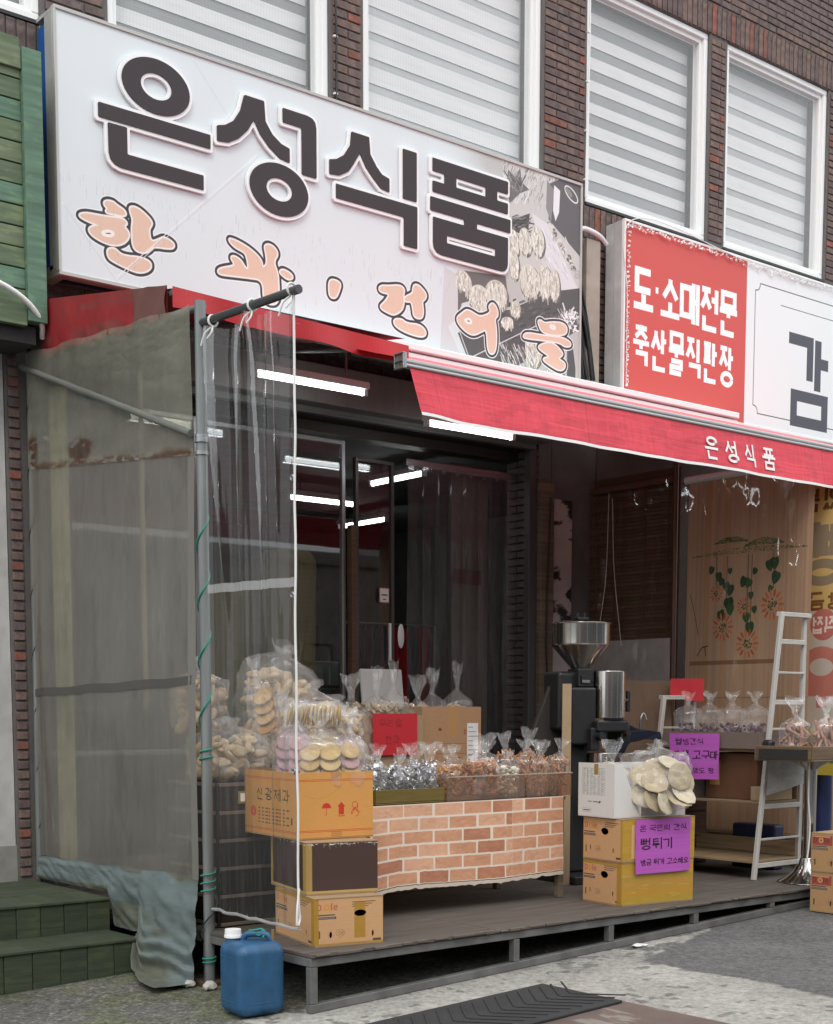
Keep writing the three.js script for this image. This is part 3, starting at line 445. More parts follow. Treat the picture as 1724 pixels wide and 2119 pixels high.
  const f = new THREE.PlaneGeometry(SW, SH).translate(SX + SW / 2, SY + SH / 2, SZ - .004);
  part(t, 'face', f, faceMat);
  part(t, 'face_rim', merge([rspan(SX - .012, SX + SW + .012, SY - .02, SY + .004, SZ - .03, SZ + .008), rspan(SX - .012, SX + SW + .012, SY + SH - .004, SY + SH + .018, SZ - .03, SZ + .008), rspan(SX - .014, SX + .004, SY + .004, SY + SH - .004, SZ - .03, SZ + .008), rspan(SX + SW - .004, SX + SW + .014, SY + .004, SY + SH - .004, SZ - .03, SZ + .008)]), frame);
  part(t, 'housing', muv(merge([span(SX - .010, SX + SW + .010, SY + SH - .01, SY + SH + .012, SZ - .24, SZ - .032), span(SX - .010, SX + .012, SY + .03, SY + SH - .012, SZ - .13, SZ - .032), span(SX + SW - .012, SX + SW + .010, SY + .03, SY + SH - .012, SZ - .24, SZ - .032)])), std('sign_side', { color: lin(.52, .54, .51), roughness: .55, map: T.grain }));
  part(t, 'blue_side', rspan(SX - .006, SX + .01, SY + .06, SY + SH - .05, SZ - .235, SZ - .132, .002), std('blue_tarp', { color: lin(.006, .09, .33), roughness: .5 }));
  part(t, 'bottom_tray', muv(merge([span(SX - .010, SX + SW + .01, SY - .018, SY + .028, SZ - .085, SZ - .032), span(SX - .010, SX + .06, SY - .018, SY + .058, SZ - .24, SZ - .086), span(SX + SW - .06, SX + SW + .01, SY - .018, SY + .028, SZ - .24, SZ - .086)])), cream);
  part(t, 'blue_underside', span(SX + .062, SX + SW - .062, SY + .012, SY + .02, SZ - .24, SZ - .09), M.navy);
  part(t, 'back_panel', span(SX + .014, SX + SW - .014, SY + .03, SY + SH - .014, SZ - .25, SZ - .238), frame);
  const dark = std('letter_face', { color: lin(.046, .038, .043), roughness: .75 }), pale = std('letter_body', { color: lin(.90, .91, .92), roughness: .4 });
  LETTERS.forEach((sdf, i) => {
    const [x0, x1] = [[.2, 1.15], [1.07, 2.02], [2.0, 2.93], [2.93, 3.88]][i];
    const back = new THREE.ExtrudeGeometry(contour(sdf, x0, x1, .6, 1.5, .008, .022), { depth: .020, bevelEnabled: false });
    const top = new THREE.ExtrudeGeometry(contour(sdf, x0, x1, .6, 1.5, .008, 0), { depth: .006, bevelEnabled: false });
    const g = part(t, 'raised_letter', top.translate(SX, SY, SZ + .022), dark); part(g, 'letter_outline', back.translate(SX, SY, SZ + .001), pale);
  });
}

// ---------------------------------------------------------------- neighbour's red and white sign
{
  const t = thing('butcher_sign', 'red and white box sign with white Korean letters beside the large white sign', 'sign');
  const x0 = 5.30, x1 = 9.8, y0 = 4.16, y1 = 5.63, z = -2.8, W = x1 - x0, H = y1 - y0, xd = 6.965 - x0;
  const face = art(2048, 668, (x, w, h) => {
    const k = w / W, X = (a) => a * k, Y = (b) => h - b * h / H; x.fillStyle = '#edf1f3'; x.fillRect(0, 0, w, h); x.fillStyle = '#d0524c'; x.fillRect(0, 0, X(xd), h);
    x.strokeStyle = x.fillStyle = '#ffffff';
    // the two white lines of text
    const by = Y(1.12); write(x, '도', X(.12), by, X(.25), X(.34), 27, { gap: .06 }); x.fillRect(X(.40), by + X(.12), 16, 24); write(x, '소매전문', X(.47), by, X(.25), X(.35), 24, { gap: .08 });
    write(x, '축산물직판장', X(.12), Y(.65), X(.205), X(.335), 20, { gap: .14 });
    // line frame of the white half
    x.strokeStyle = '#474a55'; x.lineWidth = 4; const a = xd + .13, b = W - .2, u = H - .17, d = .12, q = .07;
    x.beginPath(); x.moveTo(X(a + q), Y(u)); x.lineTo(X(b - q), Y(u)); x.quadraticCurveTo(X(b - q), Y(u - q), X(b), Y(u - q)); x.lineTo(X(b), Y(d + q)); x.quadraticCurveTo(X(b - q), Y(d + q), X(b - q), Y(d)); x.lineTo(X(a + q), Y(d)); x.quadraticCurveTo(X(a + q), Y(d + q), X(a), Y(d + q)); x.lineTo(X(a), Y(u - q)); x.quadraticCurveTo(X(a + q), Y(u - q), X(a + q), Y(u)); x.stroke();
    x.lineWidth = 3; x.beginPath(); x.moveTo(X(xd + .52), Y(1.16)); x.lineTo(X(b - .3), Y(1.16)); x.stroke();
    x.strokeStyle = '#4a4c57'; write(x, '감', X(xd + .62), Y(.93), X(.72), X(.80), 48, { gap: .2 });
  });
  part(t, 'face', new THREE.PlaneGeometry(W, H).translate((x0 + x1) / 2, (y0 + y1) / 2, z - .003), phys('printed_red_white_face', { map: face, roughness: .5 }));
  const fr = std('pale_sign_frame', { color: lin(.6, .62, .62), roughness: .5, map: T.grain });
  part(t, 'frame', merge([rspan(x0 - .012, x1, y1 - .004, y1 + .018, z - .03, z + .006), rspan(x0 - .012, x1, y0 - .02, y0 + .004, z - .03, z + .006), rspan(x0 - .014, x0 + .004, y0 + .004, y1 - .004, z - .03, z + .006)]), M.upvc);
  part(t, 'side_panel', muv(merge([rspan(x0 - .010, x0 + .01, y0, y1 + .012, z - .12, z - .032, .004), rspan(x0 - .006, x0 + .012, y0, y1 + .01, z - .22, z - .124, .004), span(x0 + .014, x1, y1 - .012, y1 + .012, z - .22, z - .032)])), fr);
  // string of small white lights wrapped along the edges
  const lace = []; const r = seeded(91);
  for (let k = 0; k < 58; k++) { const x = x0 + .02 + k * .066; for (let j = 0; j < 4; j++) { const g = new THREE.TetrahedronGeometry(.008 + r() * .010).rotateX(r() * 3).rotateY(r() * 3).translate(x + (r() - .5) * .06, y1 - .012 - r() * .035 - (k % 3 ? 0 : .022 * r()), z + .012 + r() * .012); lace.push(g); } }
  for (let k = 0; k < 34; k++) for (let j = 0; j < 3; j++) lace.push(new THREE.TetrahedronGeometry(.007 + r() * .008).rotateX(r() * 3).rotateY(r() * 3).translate(x0 + .012 + r() * .03, y1 - .05 - k * .041 + (r() - .5) * .03, z + .012 + r() * .01));
  const l = part(t, 'light_string', merge([...lace, tube([[x0 + .02, y0 + .1, z + .014], [x0 + .018, 5.0, z + .015], [x0 + .02, y1 - .02, z + .014], [7, y1 - .018, z + .016], [9.3, y1 - .02, z + .014]], .004, 60, 5).toNonIndexed()]), M.upvc); l.userData.kind = 'stuff';
}

// ---------------------------------------------------------------- cables and duct between the two signs
{
  const t = thing('cable_bundle', 'tangle of black cables hanging between the two shop signs', 'cables');
  const r = seeded(17);
  for (let k = 0; k < 9; k++) { const a = 4.80 + r() * .10, b = 4.80 + r() * .22; part(t, 'cable', tube([[a, 5.46 - r() * .1, -2.93 - r() * .06], [a + (r() - .5) * .05, 5.1, -2.92], [b, 4.7, -2.91 - r() * .04], [b + .06 + r() * .06, 4.3, -2.93]], .008 + r() * .008, 24, 6), M.black); }
  part(t, 'dark_board', span(4.875, 4.99, 4.1, 5.50, -3.08, -3.02), M.navy);
  const d = thing('wall_duct', 'beige boxed duct running down the wall beside the red and white sign', 'duct'); part(d, 'duct', muv(rspan(5.0, 5.17, 4.1, 5.47, -3.085, -2.96, .008)), std('beige_duct', { color: lin(.5, .44, .37), roughness: .6, map: T.grain }));
  const c = thing('white_conduit', 'white bent conduit hooked over the gap between the two signs', 'conduit'); part(c, 'conduit', tube([[4.76, 5.30, -2.88], [4.775, 5.41, -2.88], [4.84, 5.485, -2.89], [4.98, 5.52, -2.93], [5.16, 5.50, -2.95], [5.24, 5.46, -2.96]], .02, 30, 8), M.upvc);
}
{
  const t = thing('white_hose', 'white plastic hose drooping across the green boards at the left edge', 'hose'); part(t, 'hose', tube([[-1.0, 4.08, -2.62], [-.5, 4.06, -2.63], [-.28, 4.01, -2.65], [-.15, 3.95, -2.68], [-.06, 3.87, -2.72], [-.02, 3.80, -2.80]], .017, 40, 8), M.upvc);
}

// ---------------------------------------------------------------- shop room behind the storefront
const PY = .30; // top of the platform and of the shop floor
{
  const wall = std('room_paint', { color: lin(.20, .19, .18), roughness: .85, map: T.grain }), floor = std('room_floor_tiles', { color: lin(.10, .095, .09), roughness: .5, map: T.grain }), ceil = std('room_ceiling_paint', { color: lin(.24, .24, .24), roughness: .8, map: T.grain });
  structure('room_floor', muv(span(-.2, 7, PY - .1, PY, -8.6, -3.36)), floor);
  structure('room_ceiling', muv(span(-.2, 7, 3.66, 3.8, -8.6, -3.52)), ceil);
  structure('room_back_wall', muv(span(-.2, 7, PY, 3.66, -8.75, -8.6)), wall);
  structure('room_side_wall', muv(span(-.35, -.2, PY, 3.66, -8.6, -3.52)), wall);
  structure('room_side_wall', muv(span(7, 7.15, PY, 3.66, -8.6, -3.52)), wall);
}
{
  const t = thing('storefront', 'dark glazed storefront with aluminium framed sliding doors behind the goods', 'storefront');
  const dark = std('dark_lintel', { color: lin(.045, .043, .042), roughness: .6, map: T.grain });
  part(t, 'lintel', muv(span(.02, 4.59, 3.70, 3.95, -3.5, -3.2)), dark);
  part(t, 'head_track', rspan(.02, 4.59, 3.62, 3.698, -3.5, -3.34), std('brown_anodised', { color: lin(.075, .062, .052), roughness: .45, metalness: .5 }));
  part(t, 'floor_track', rspan(.02, 4.59, PY, PY + .03, -3.5, -3.34), M.alu);
  const door = (x0, x1, y1, z, f, m) => {
    const d = part(t, 'sliding_door', merge([rspan(x0, x0 + f, PY + .035, y1, z - .02, z + .02), rspan(x1 - f, x1, PY + .035, y1, z - .02, z + .02), rspan(x0 + f, x1 - f, y1 - f, y1, z - .02, z + .02), rspan(x0 + f, x1 - f, PY + .035, PY + .16, z - .02, z + .02), rspan(x0 + f, x1 - f, 1.18, 1.22, z - .018, z + .018)]), m);
    part(d, 'pane', span(x0 + f, x1 - f, PY + .16, y1 - f, z - .003, z + .003), M.glass); return d;
  };
  const brownAlu = std('brown_door_frame', { color: lin(.10, .09, .082), roughness: .4, metalness: .5 });
  door(.06, 1.42, 3.6, -3.38, .035, M.alu); door(1.40, 2.79, 3.6, -3.44, .035, M.alu);
  const d3 = door(2.86, 3.25, 3.48, -3.40, .03, brownAlu);
  part(d3, 'handle', rspan(3.18, 3.20, 1.9, 2.2, -3.375, -3.355), M.upvc);
  part(t, 'timber_stile', muv(rspan(2.80, 2.85, PY, 2.95, -3.42, -3.36)), std('orange_timber', { color: lin(.22, .12, .06), map: T.wood, roughness: .6 }));
  const p = part(t, 'fixed_panel', muv(rspan(3.88, 4.29, PY, 3.55, -3.44, -3.40)), std('taupe_panel', { color: lin(.135, .115, .10), roughness: .6, map: T.grain }));
  part(p, 'brown_label', span(3.91, 4.21, 2.56, 2.68, -3.399, -3.396), std('maroon_label', { color: lin(.08, .018, .018) }));
  part(t, 'notice', span(3.09, 3.19, 2.36, 2.48, -3.378, -3.374), art_notice());
  part(t, 'round_pull', new THREE.SphereGeometry(1, 12, 8).scale(.035, .10, .012).translate(3.30, 2.1, -3.36), M.upvc);
}
function art_notice() { return std('white_notice', { map: art(96, 112, (x, w, h) => { x.fillStyle = '#e4e4e2'; x.fillRect(0, 0, w, h); x.strokeStyle = '#b03030'; x.lineWidth = 5; x.strokeRect(3, 3, w - 6, h - 6); x.fillStyle = '#333'; x.fillRect(20, 48, 58, 10); x.fillRect(34, 82, 30, 7); }), roughness: .6 }); }

// lamps: a housing, a glowing tube and an area light of the same size
function lamp(label, x0, x1, y, z, along = 'x', power = 16, group) {
  const L = x1 - x0, t = thing('fluorescent_lamp', label, 'lamp', along === 'x' ? [(x0 + x1) / 2, y, z] : [z, y, (x0 + x1) / 2], along === 'x' ? 0 : Math.PI / 2, group);
  part(t, 'housing', rbx(L + .06, .05, .09, .01).translate(0, .045, 0), M.upvc);
  part(t, 'tube', new THREE.CylinderGeometry(.019, .019, L, 12).rotateZ(Math.PI / 2), std('lit_tube', { color: 0xffffff, emissive: lin(.96, 1, 1), emissiveIntensity: 5, roughness: .4 }));
  for (const s of [-1, 1]) { part(t, 'end_cap', bx(.03, .055, .04, s * (L / 2 + .012), .005, 0), M.upvc); part(t, 'hanger', bx(.012, .3, .012, s * L / 3, .22, 0), M.alu); }
  const a = new THREE.RectAreaLight(0xf2fbff, power, L, .05); a.position.set(0, -.03, 0); a.rotation.x = -Math.PI / 2; t.add(a); return t;
}
lamp('lit fluorescent lamp under the red canopy nearest the clear curtain', 1.36, 2.26, 3.735, -2.5, 'x', 11);
lamp('lit fluorescent lamp partly hidden behind the red awning valance', 2.86, 3.70, 3.60, -2.5, 'x', 11);
lamp('lit ceiling tube inside the shop running front to back, nearest the doors', -4.45, -3.75, 3.50, 3.86, 'z', 4);
lamp('lit ceiling tube deep inside the shop running front to back', -7.0, -6.2, 3.50, 5.4, 'z', 4);
lamp('lit ceiling tube inside the shop running crosswise beyond the left door', 3.62, 4.36, 3.47, -5.4, 'x', 4);

// things inside the shop seen dimly through the glass
{
  const olive = std('olive_sacking', { color: lin(.20, .18, .075), roughness: .9, map: T.cloth });
  [[2.52, -3.95, .5, 2.5, 'tall olive sack leaning inside the left glass door'], [2.0, -4.1, .6, 2.2, 'broad olive sack inside the shop left of the tall one']].forEach(([x, z, w, h, label]) => { const t = thing('grain_sack', label, 'sack', [x, PY, z]); part(t, 'sack', crumple(rbx(w, h, .4, .15, 6).translate(0, h / 2, 0), .07, 2.2, x), olive); });
  const rack = thing('clothes_rack', 'rack of dark blue and red garments inside the shop', 'rack', [3.78, PY, -4.15]);
  part(rack, 'rail', rod(V(-.5, 1.95, 0), V(.55, 1.95, 0), .012), M.alu); for (const x of [-.5, .55]) part(rack, 'upright', rod(V(x, 0, 0), V(x, 1.95, 0), .014), M.alu);
  [[lin(.012, .016, .045), -.36], [lin(.03, .024, .028), -.2], [lin(.016, .02, .06), -.06], [lin(.30, .012, .02), .12], [lin(.028, .014, .018), .26], [lin(.22, .012, .018), .40]].forEach(([c, x], k) => part(rack, 'garment', crumple(sheet(12, 16, (u, v) => [x + (u - .5) * (.16 + .08 * v), 1.93 - v * (1.15 + .12 * (k % 2)), .05 * Math.sin(u * 12 + k)]), .02, 6, k), std('garment_' + k, { color: c, roughness: .9, side: THREE.DoubleSide })));
  const crates = thing('crate_stack', 'stack of pale green crates inside the shop behind the narrow door', 'crates', [3.35, PY, -4.9]);
  const cg = std('pale_green_crate', { color: lin(.20, .25, .21), roughness: .6 }); for (let k = 0; k < 7; k++) part(crates, 'crate', rbx(.62, .225, .42, .02, 2).translate(.01 * (k % 2), .115 + k * .235, 0), cg);
  const cab = thing('wall_cabinet', 'tall dark cabinet against the back of the shop', 'cabinet', [5.0, PY, -8.2]); part(cab, 'carcass', rbx(1.6, 2.2, .5, .01).translate(0, 1.1, 0), std('dark_veneer', { color: lin(.05, .035, .028), map: T.wood })); part(cab, 'door', merge([rbx(.76, 2.1, .02).translate(-.39, 1.1, .262), rbx(.76, 2.1, .02).translate(.39, 1.1, .262)]), std('dark_veneer_door', { color: lin(.065, .045, .036), map: T.wood }));
}
{ // clear strip curtain in the right half of the doorway
  const t = thing('strip_curtain', 'clear plastic strip curtain hanging in the right half of the shop doorway', 'curtain'); const m = phys('strip_vinyl', { color: lin(.90, .92, .93), transmission: .97, thickness: 0, roughness: .05, ior: 1.5, side: THREE.DoubleSide });
  part(t, 'rail', rspan(3.28, 4.5, 3.44, 3.50, -3.30, -3.26, .005), M.alu);
  for (let k = 0; k < 8; k++) { const x = 3.30 + k * .148; part(t, 'strip', sheet(8, 30, (u, v) => [x + u * .17 + .01 * noise3.noise(k, v * 3, 1), lerp(PY + .05, 3.45, v), -3.275 + (k % 2) * .018 + .018 * Math.sin(u * 3.14) + .02 * noise3.noise(k * 3.3, v * 2.5 + u, 2)]), m); part(t, 'hook', new THREE.TorusGeometry(.014, .004, 6, 12).translate(x + .085, 3.435, -3.27), M.alu); }
}
{ // folding-chair back in front of the doors
  const t = thing('folding_chair', 'white plastic chair back showing above the boxed snacks', 'chair', [2.62, PY, -2.75]);
  const m = std('white_chair_plastic', { color: lin(.62, .61, .58), roughness: .45 });
  part(t, 'backrest', crumple(rbx(.40, .30, .03, .05, 4).rotateX(-.12).translate(0, 1.36, 0), .004, 4), m); part(t, 'seat', rbx(.42, .03, .42, .03, 3).translate(0, .62, .2), m);
  for (const s of [-1, 1]) { part(t, 'leg', rod(V(s * .18, 0, .38), V(s * .18, 1.22, 0), .012), M.alu); part(t, 'leg', rod(V(s * .2, 0, -.05), V(s * .2, .6, .36), .012), M.alu); }
}

// ---------------------------------------------------------------- brick jamb, timber post, plaster at the right end of the opening
{
  const t = thing('brick_pier', 'dark brick pier at the right side of the shop doorway', 'pier');
  part(t, 'core', muv(span(4.605, 4.755, PY, 3.95, -3.5, -3.115)), M.mortar);
  const g1 = muv(rbx(.03, .053, .235, .004), 2.6), g2 = muv(rbx(.03, .053, .11, .004), 2.6, .4, .2); let k = 0;
  const jamb = [0, 1].map((q) => std('pier_brick_' + q, { color: q ? lin(.19, .145, .142) : lin(.205, .165, .16), map: T.brick, bumpMap: T.brick, bumpScale: .004, roughness: .85 }));
  for (let y = PY + .04; y < 3.7; y += .064, k++) { const s = k % 2 ? -1 : 1; part(t, 'brick', g1, jamb[k % 2], [4.592, y, -3.285 - s * .06]); part(t, 'brick', g2, jamb[(k >> 1) % 2], [4.592, y, -3.285 + s * .122]); }
  const p = thing('timber_post', 'stained timber post fixed beside the dark brick pier', 'post'); part(p, 'post', muv(rspan(4.585, 4.745, PY, 3.42, -3.108, -3.06, .006), .9), M.post); part(p, 'cable', tube([[4.66, PY + .1, -3.05], [4.70, 1.2, -3.045], [4.65, 2.1, -3.045], [4.69, 3.3, -3.05]], .008), M.black);
  const w = thing('plaster_strip', 'stained white plaster strip between the timber post and the bamboo blind', 'wall'); part(w, 'plaster', muv(span(4.75, 4.985, PY, 3.30, -3.108, -3.085)), std('stained_plaster', { color: lin(.62, .60, .58), roughness: .9, map: tex(256, 512, (u, v) => { const s = smooth(.60, .72, fbm(u, v, 5, 301, 5, 10)); const k = lerp(235, 70, s) - 40 * fbm(u, v, 3, 307, 4, 6); return [k, k * .98, k * .97]; }) }));
}

// ---------------------------------------------------------------- red canopy at the left, with steel frame
{
  const t = thing('red_canopy', 'dusty red vinyl canopy with side flap beside the clear curtain', 'canopy');
  const dusty = phys('dusty_red_vinyl', { color: 0xffffff, roughness: .6, side: THREE.DoubleSide, map: tex(512, 256, (u, v) => { const d = smooth(.46, .72, fbm(u, v, 5, 311, 5, 4)) * .6, s = .92 + .16 * fbm(u, v, 30, 317, 3, 4); return [lerp(150, 118, d) * s, lerp(38, 70, d) * s, lerp(44, 64, d) * s]; }) });
  part(t, 'side_flap', sheet(24, 8, (u, v) => { const z = lerp(-2.84, -1.27, u), top = lerp(4.04, 3.775, u), bot = lerp(3.70, 3.60, u); return [-.012 + .012 * Math.sin(u * 19) * v + (v > .8 ? .01 * Math.sin(u * 40) : 0), lerp(top, bot, v), z]; }), dusty);
  part(t, 'roof_sheet', sheet(14, 10, (u, v) => [lerp(0, 1.62, u), lerp(4.06, 3.755, v) - .02 * Math.sin(v * 3.14), lerp(-2.86, -1.245, v)]), dusty);
  part(t, 'front_valance', sheet(30, 5, (u, v) => { const x = lerp(.0, 1.64, u); return [x, lerp(3.765 - .05 * u, 3.655 - .055 * u + .008 * Math.sin(u * 14), v), -1.235 + .012 * Math.sin(u * 22) * v]; }), phys('bright_red_vinyl', { color: lin(.60, .018, .025), roughness: .4, side: THREE.DoubleSide, map: T.cloth }));
  part(t, 'front_tube', rod(V(0, 3.735, -1.255), V(1.62, 3.685, -1.255), .017), M.galv); part(t, 'rafter', merge([rod(V(.02, 4.02, -2.86), V(.02, 3.74, -1.26), .015), rod(V(.8, 4.0, -2.86), V(.8, 3.72, -1.26), .015), rod(V(1.58, 3.98, -2.86), V(1.58, 3.69, -1.26), .015)]), M.galv);
  part(t, 'patch', sheet(6, 6, (u, v) => [-.03 + .01 * Math.sin(u * 9 + v * 4), lerp(lerp(3.83, 3.768, u), 3.60, v) , lerp(-1.62, -1.255, u)]), phys('patched_vinyl', { color: lin(.2, .085, .075), roughness: .6, side: THREE.DoubleSide, map: T.cloth }));
}
// shutter housing under the canopy
{
  const t = thing('shutter_box', 'grey metal shutter housing above the shop doors', 'shutter box'); part(t, 'housing', muv(rspan(.03, 4.55, 3.72, 4.0, -3.10, -2.9, .012, 2)), std('grey_sheet_metal', { color: lin(.20, .19, .18), roughness: .5, map: T.streak }));
  const gm = std('dull_guide', { color: lin(.12, .12, .12), metalness: .6, roughness: .5 }); part(t, 'guide', rspan(.03, .1, PY, 3.72, -3.18, -3.06), gm); part(t, 'guide', rspan(4.50, 4.58, PY, 3.72, -3.18, -3.112), gm);
  part(t, 'slat_end', rspan(.12, 4.48, 3.67, 3.722, -3.08, -3.02), M.steelOld);
}

// ---------------------------------------------------------------- retractable red awning
{
  const t = thing('red_awning', 'bright red retractable awning with white hem and aluminium front bar', 'awning');
  const x0 = 1.22, x1 = 7.6, yb = 3.455, zb = -.78; const silver = std('silver_bar', { color: lin(.74, .745, .75), metalness: .35, roughness: .35, map: T.galv });
  part(t, 'cassette', merge([rspan(1.56, 6.72, 4.15, 4.205, -2.82, -2.66, .012, 2), rspan(1.56, 6.72, 4.10, 4.14, -2.80, -2.68, .01, 2)]), M.upvc);
  part(t, 'canopy_fabric', sheet(40, 12, (u, v) => [lerp(x0 + .03, x1, u), lerp(4.115, yb + .036, v) - .012 * Math.sin(v * 3.14) + .01 * Math.sin(u * 40) * v * (1 - v), lerp(-2.70, zb + .01, v)]), phys('faded_awning_top', { color: lin(.80, .15, .19), roughness: .8, map: T.streak, transmission: .1, thickness: 0 }));
  const bar = part(t, 'front_bar', merge([rspan(x0, x1, yb + .008, yb + .032, zb - .02, zb + .035, .009, 2), rspan(x0, x1, yb - .016, yb + .003, zb - .015, zb + .042, .008, 2)]), silver);
  const cy0 = yb - .028, cy1 = yb + .062, cz0 = zb - .04, cz1 = zb + .045;
  part(bar, 'end_cap', merge([rspan(x0 - .020, x0 - .001, cy0, cy1, cz0, cz1, .006), rspan(x0 - .032, x0 - .021, cy0, cy0 + .008, cz0, cz1, .002), rspan(x0 - .032, x0 - .021, cy1 - .008, cy1, cz0, cz1, .002), rspan(x0 - .032, x0 - .021, cy0 + .009, cy1 - .009, cz1 - .008, cz1, .002), rspan(x0 - .032, x0 - .021, cy0 + .009, cy1 - .009, cz0, cz0 + .008, .002), rspan(x0 - .032, x0 - .021, cy0 + .04, cy0 + .048, cz0 + .009, cz1 - .009, .002)]), M.alu);
  const valTop = yb - .018, drop = .268;
  const val = (u, v, off = 0) => { const x = lerp(x0 + .03, x1, u) + .045 * v * smooth(.12, 0, u); return [x, valTop - v * (drop + .003 * Math.sin(u * 25) - .015 * smooth(.06, 0, u)), zb + .03 + .05 * v + (.006 * Math.sin(u * 46) + .005 * Math.sin(u * 97)) * v + off]; };
  part(t, 'valance', sheet(120, 8, (u, v) => val(u, v)), M.redFabric);
  part(t, 'white_hem', sheet(120, 2, (u, v) => { const p = val(u, 1 + .035 * (v * 2 - .9), .004); return p; }), std('white_hem', { color: lin(.78, .78, .77), roughness: .7, side: THREE.DoubleSide }));
  // lettering sewn on the valance: each syllable a flat white piece
  const white = std('white_lettering', { color: lin(.82, .82, .82), roughness: .6, side: THREE.DoubleSide });
  '은성식품'.split('').forEach((ch, k) => {
    const w = .125, h = .14, lw = .018, X = 3.84 + k * .217, pieces = [];
    for (const l of syllable(ch)) for (let i = 0; i + 1 < l.length; i++) { const [a, b] = [l[i], l[i + 1]], ax = a[0] * w, ay = a[1] * h, cx = b[0] * w, cy = b[1] * h, L = Math.hypot(cx - ax, cy - ay), dx = (cx - ax) / L * lw / 2, dy = (cy - ay) / L * lw / 2; const q = (px, py) => { const u = (X + px - x0 - .03) / (x1 - x0 - .03), v = (.075 + py) / drop; const r = val(u, v, .006 + i * .0006); return r; }; const e = .5; pieces.push(sheet(2, 1, (s, tt) => { const m = lerp(-e, 1 + e, s) * 1; const px = lerp(ax - dx, cx + dx, s), py = lerp(ay - dy, cy + dy, s); return q(px + (tt ? dy : -dy), py + (tt ? -dx : dx)); })); }
    part(t, 'letter', merge(pieces), white);
  });
  for (const [a, e, f] of [[2.3, 2.9, 2.4], [6.0, 5.4, 5.9]]) { part(t, 'upper_arm', rod(V(a, 4.05, -2.68), V(e, 3.80, -1.9), .022), M.alu); part(t, 'lower_arm', rod(V(e, 3.80, -1.9), V(f, 3.43, -.82), .02), M.alu); }
}

// ---------------------------------------------------------------- pipe frame and curtains of the left enclosure
{
  const t = thing('pipe_frame', 'galvanised pipe frame tied with green cord holding the side curtain', 'frame');
  const up = part(t, 'front_pipe', rod(V(.012, .01, -.972), V(0, 3.625, -.955), .03, 14), M.galv);
  part(t, 'back_pipe', rod(V(-.01, .40, -3.055), V(0, 3.66, -3.03), .024, 12), M.galv);
  part(t, 'diagonal_pipe', rod(V(-.052, 3.66, -3.03), V(-.05, 2.95, -.985), .02, 10), std('wrapped_pipe', { color: lin(.21, .22, .195), roughness: .6, map: T.galv }));
  part(t, 'top_pipe', rod(V(.02, 3.70, -3.02), V(.02, 3.605, -.95), .018, 10), M.galv);
  part(t, 'clamp', rod(V(0, 2.905, -.957), V(0, 2.945, -.957), .037, 14), M.alu); part(t, 'clamp', rod(V(0, 2.84, -.958), V(0, 2.86, -.958), .036, 14), M.alu);
  part(t, 'foot_plate', rbx(.13, .03, .13, .006).translate(.012, .012, -.972), std('rusty_steel', { color: lin(.09, .05, .035), roughness: .9, map: T.galv }));
  const wind = (y0, y1, n, m, r = .034) => part(t, 'cord', tube(Array.from({ length: n * 8 + 1 }, (_, k) => { const a = k / 8 * 6.283, y = lerp(y0, y1, k / (n * 8)); return [.006 * (1 - y / 3.6) + r * Math.cos(a), y, -.965 + r * Math.sin(a)]; }), .005, n * 16, 5), m);
  wind(2.55, 1.32, 4, M.green); wind(1.3, 1.22, 2, M.green); wind(.63, .5, 3, M.green, .04); wind(.16, .12, 2, M.green, .036); wind(.5, .14, 1, M.black, .05);
  part(t, 'cord', tube(Array.from({ length: 60 }, (_, k) => { const a = k * .85, y = lerp(3.6, .5, k / 59); return [.027 * Math.cos(a), y, lerp(-3.03, -3.055, k / 59) + .027 * Math.sin(a)]; }), .0045, 240, 5), M.black);
}
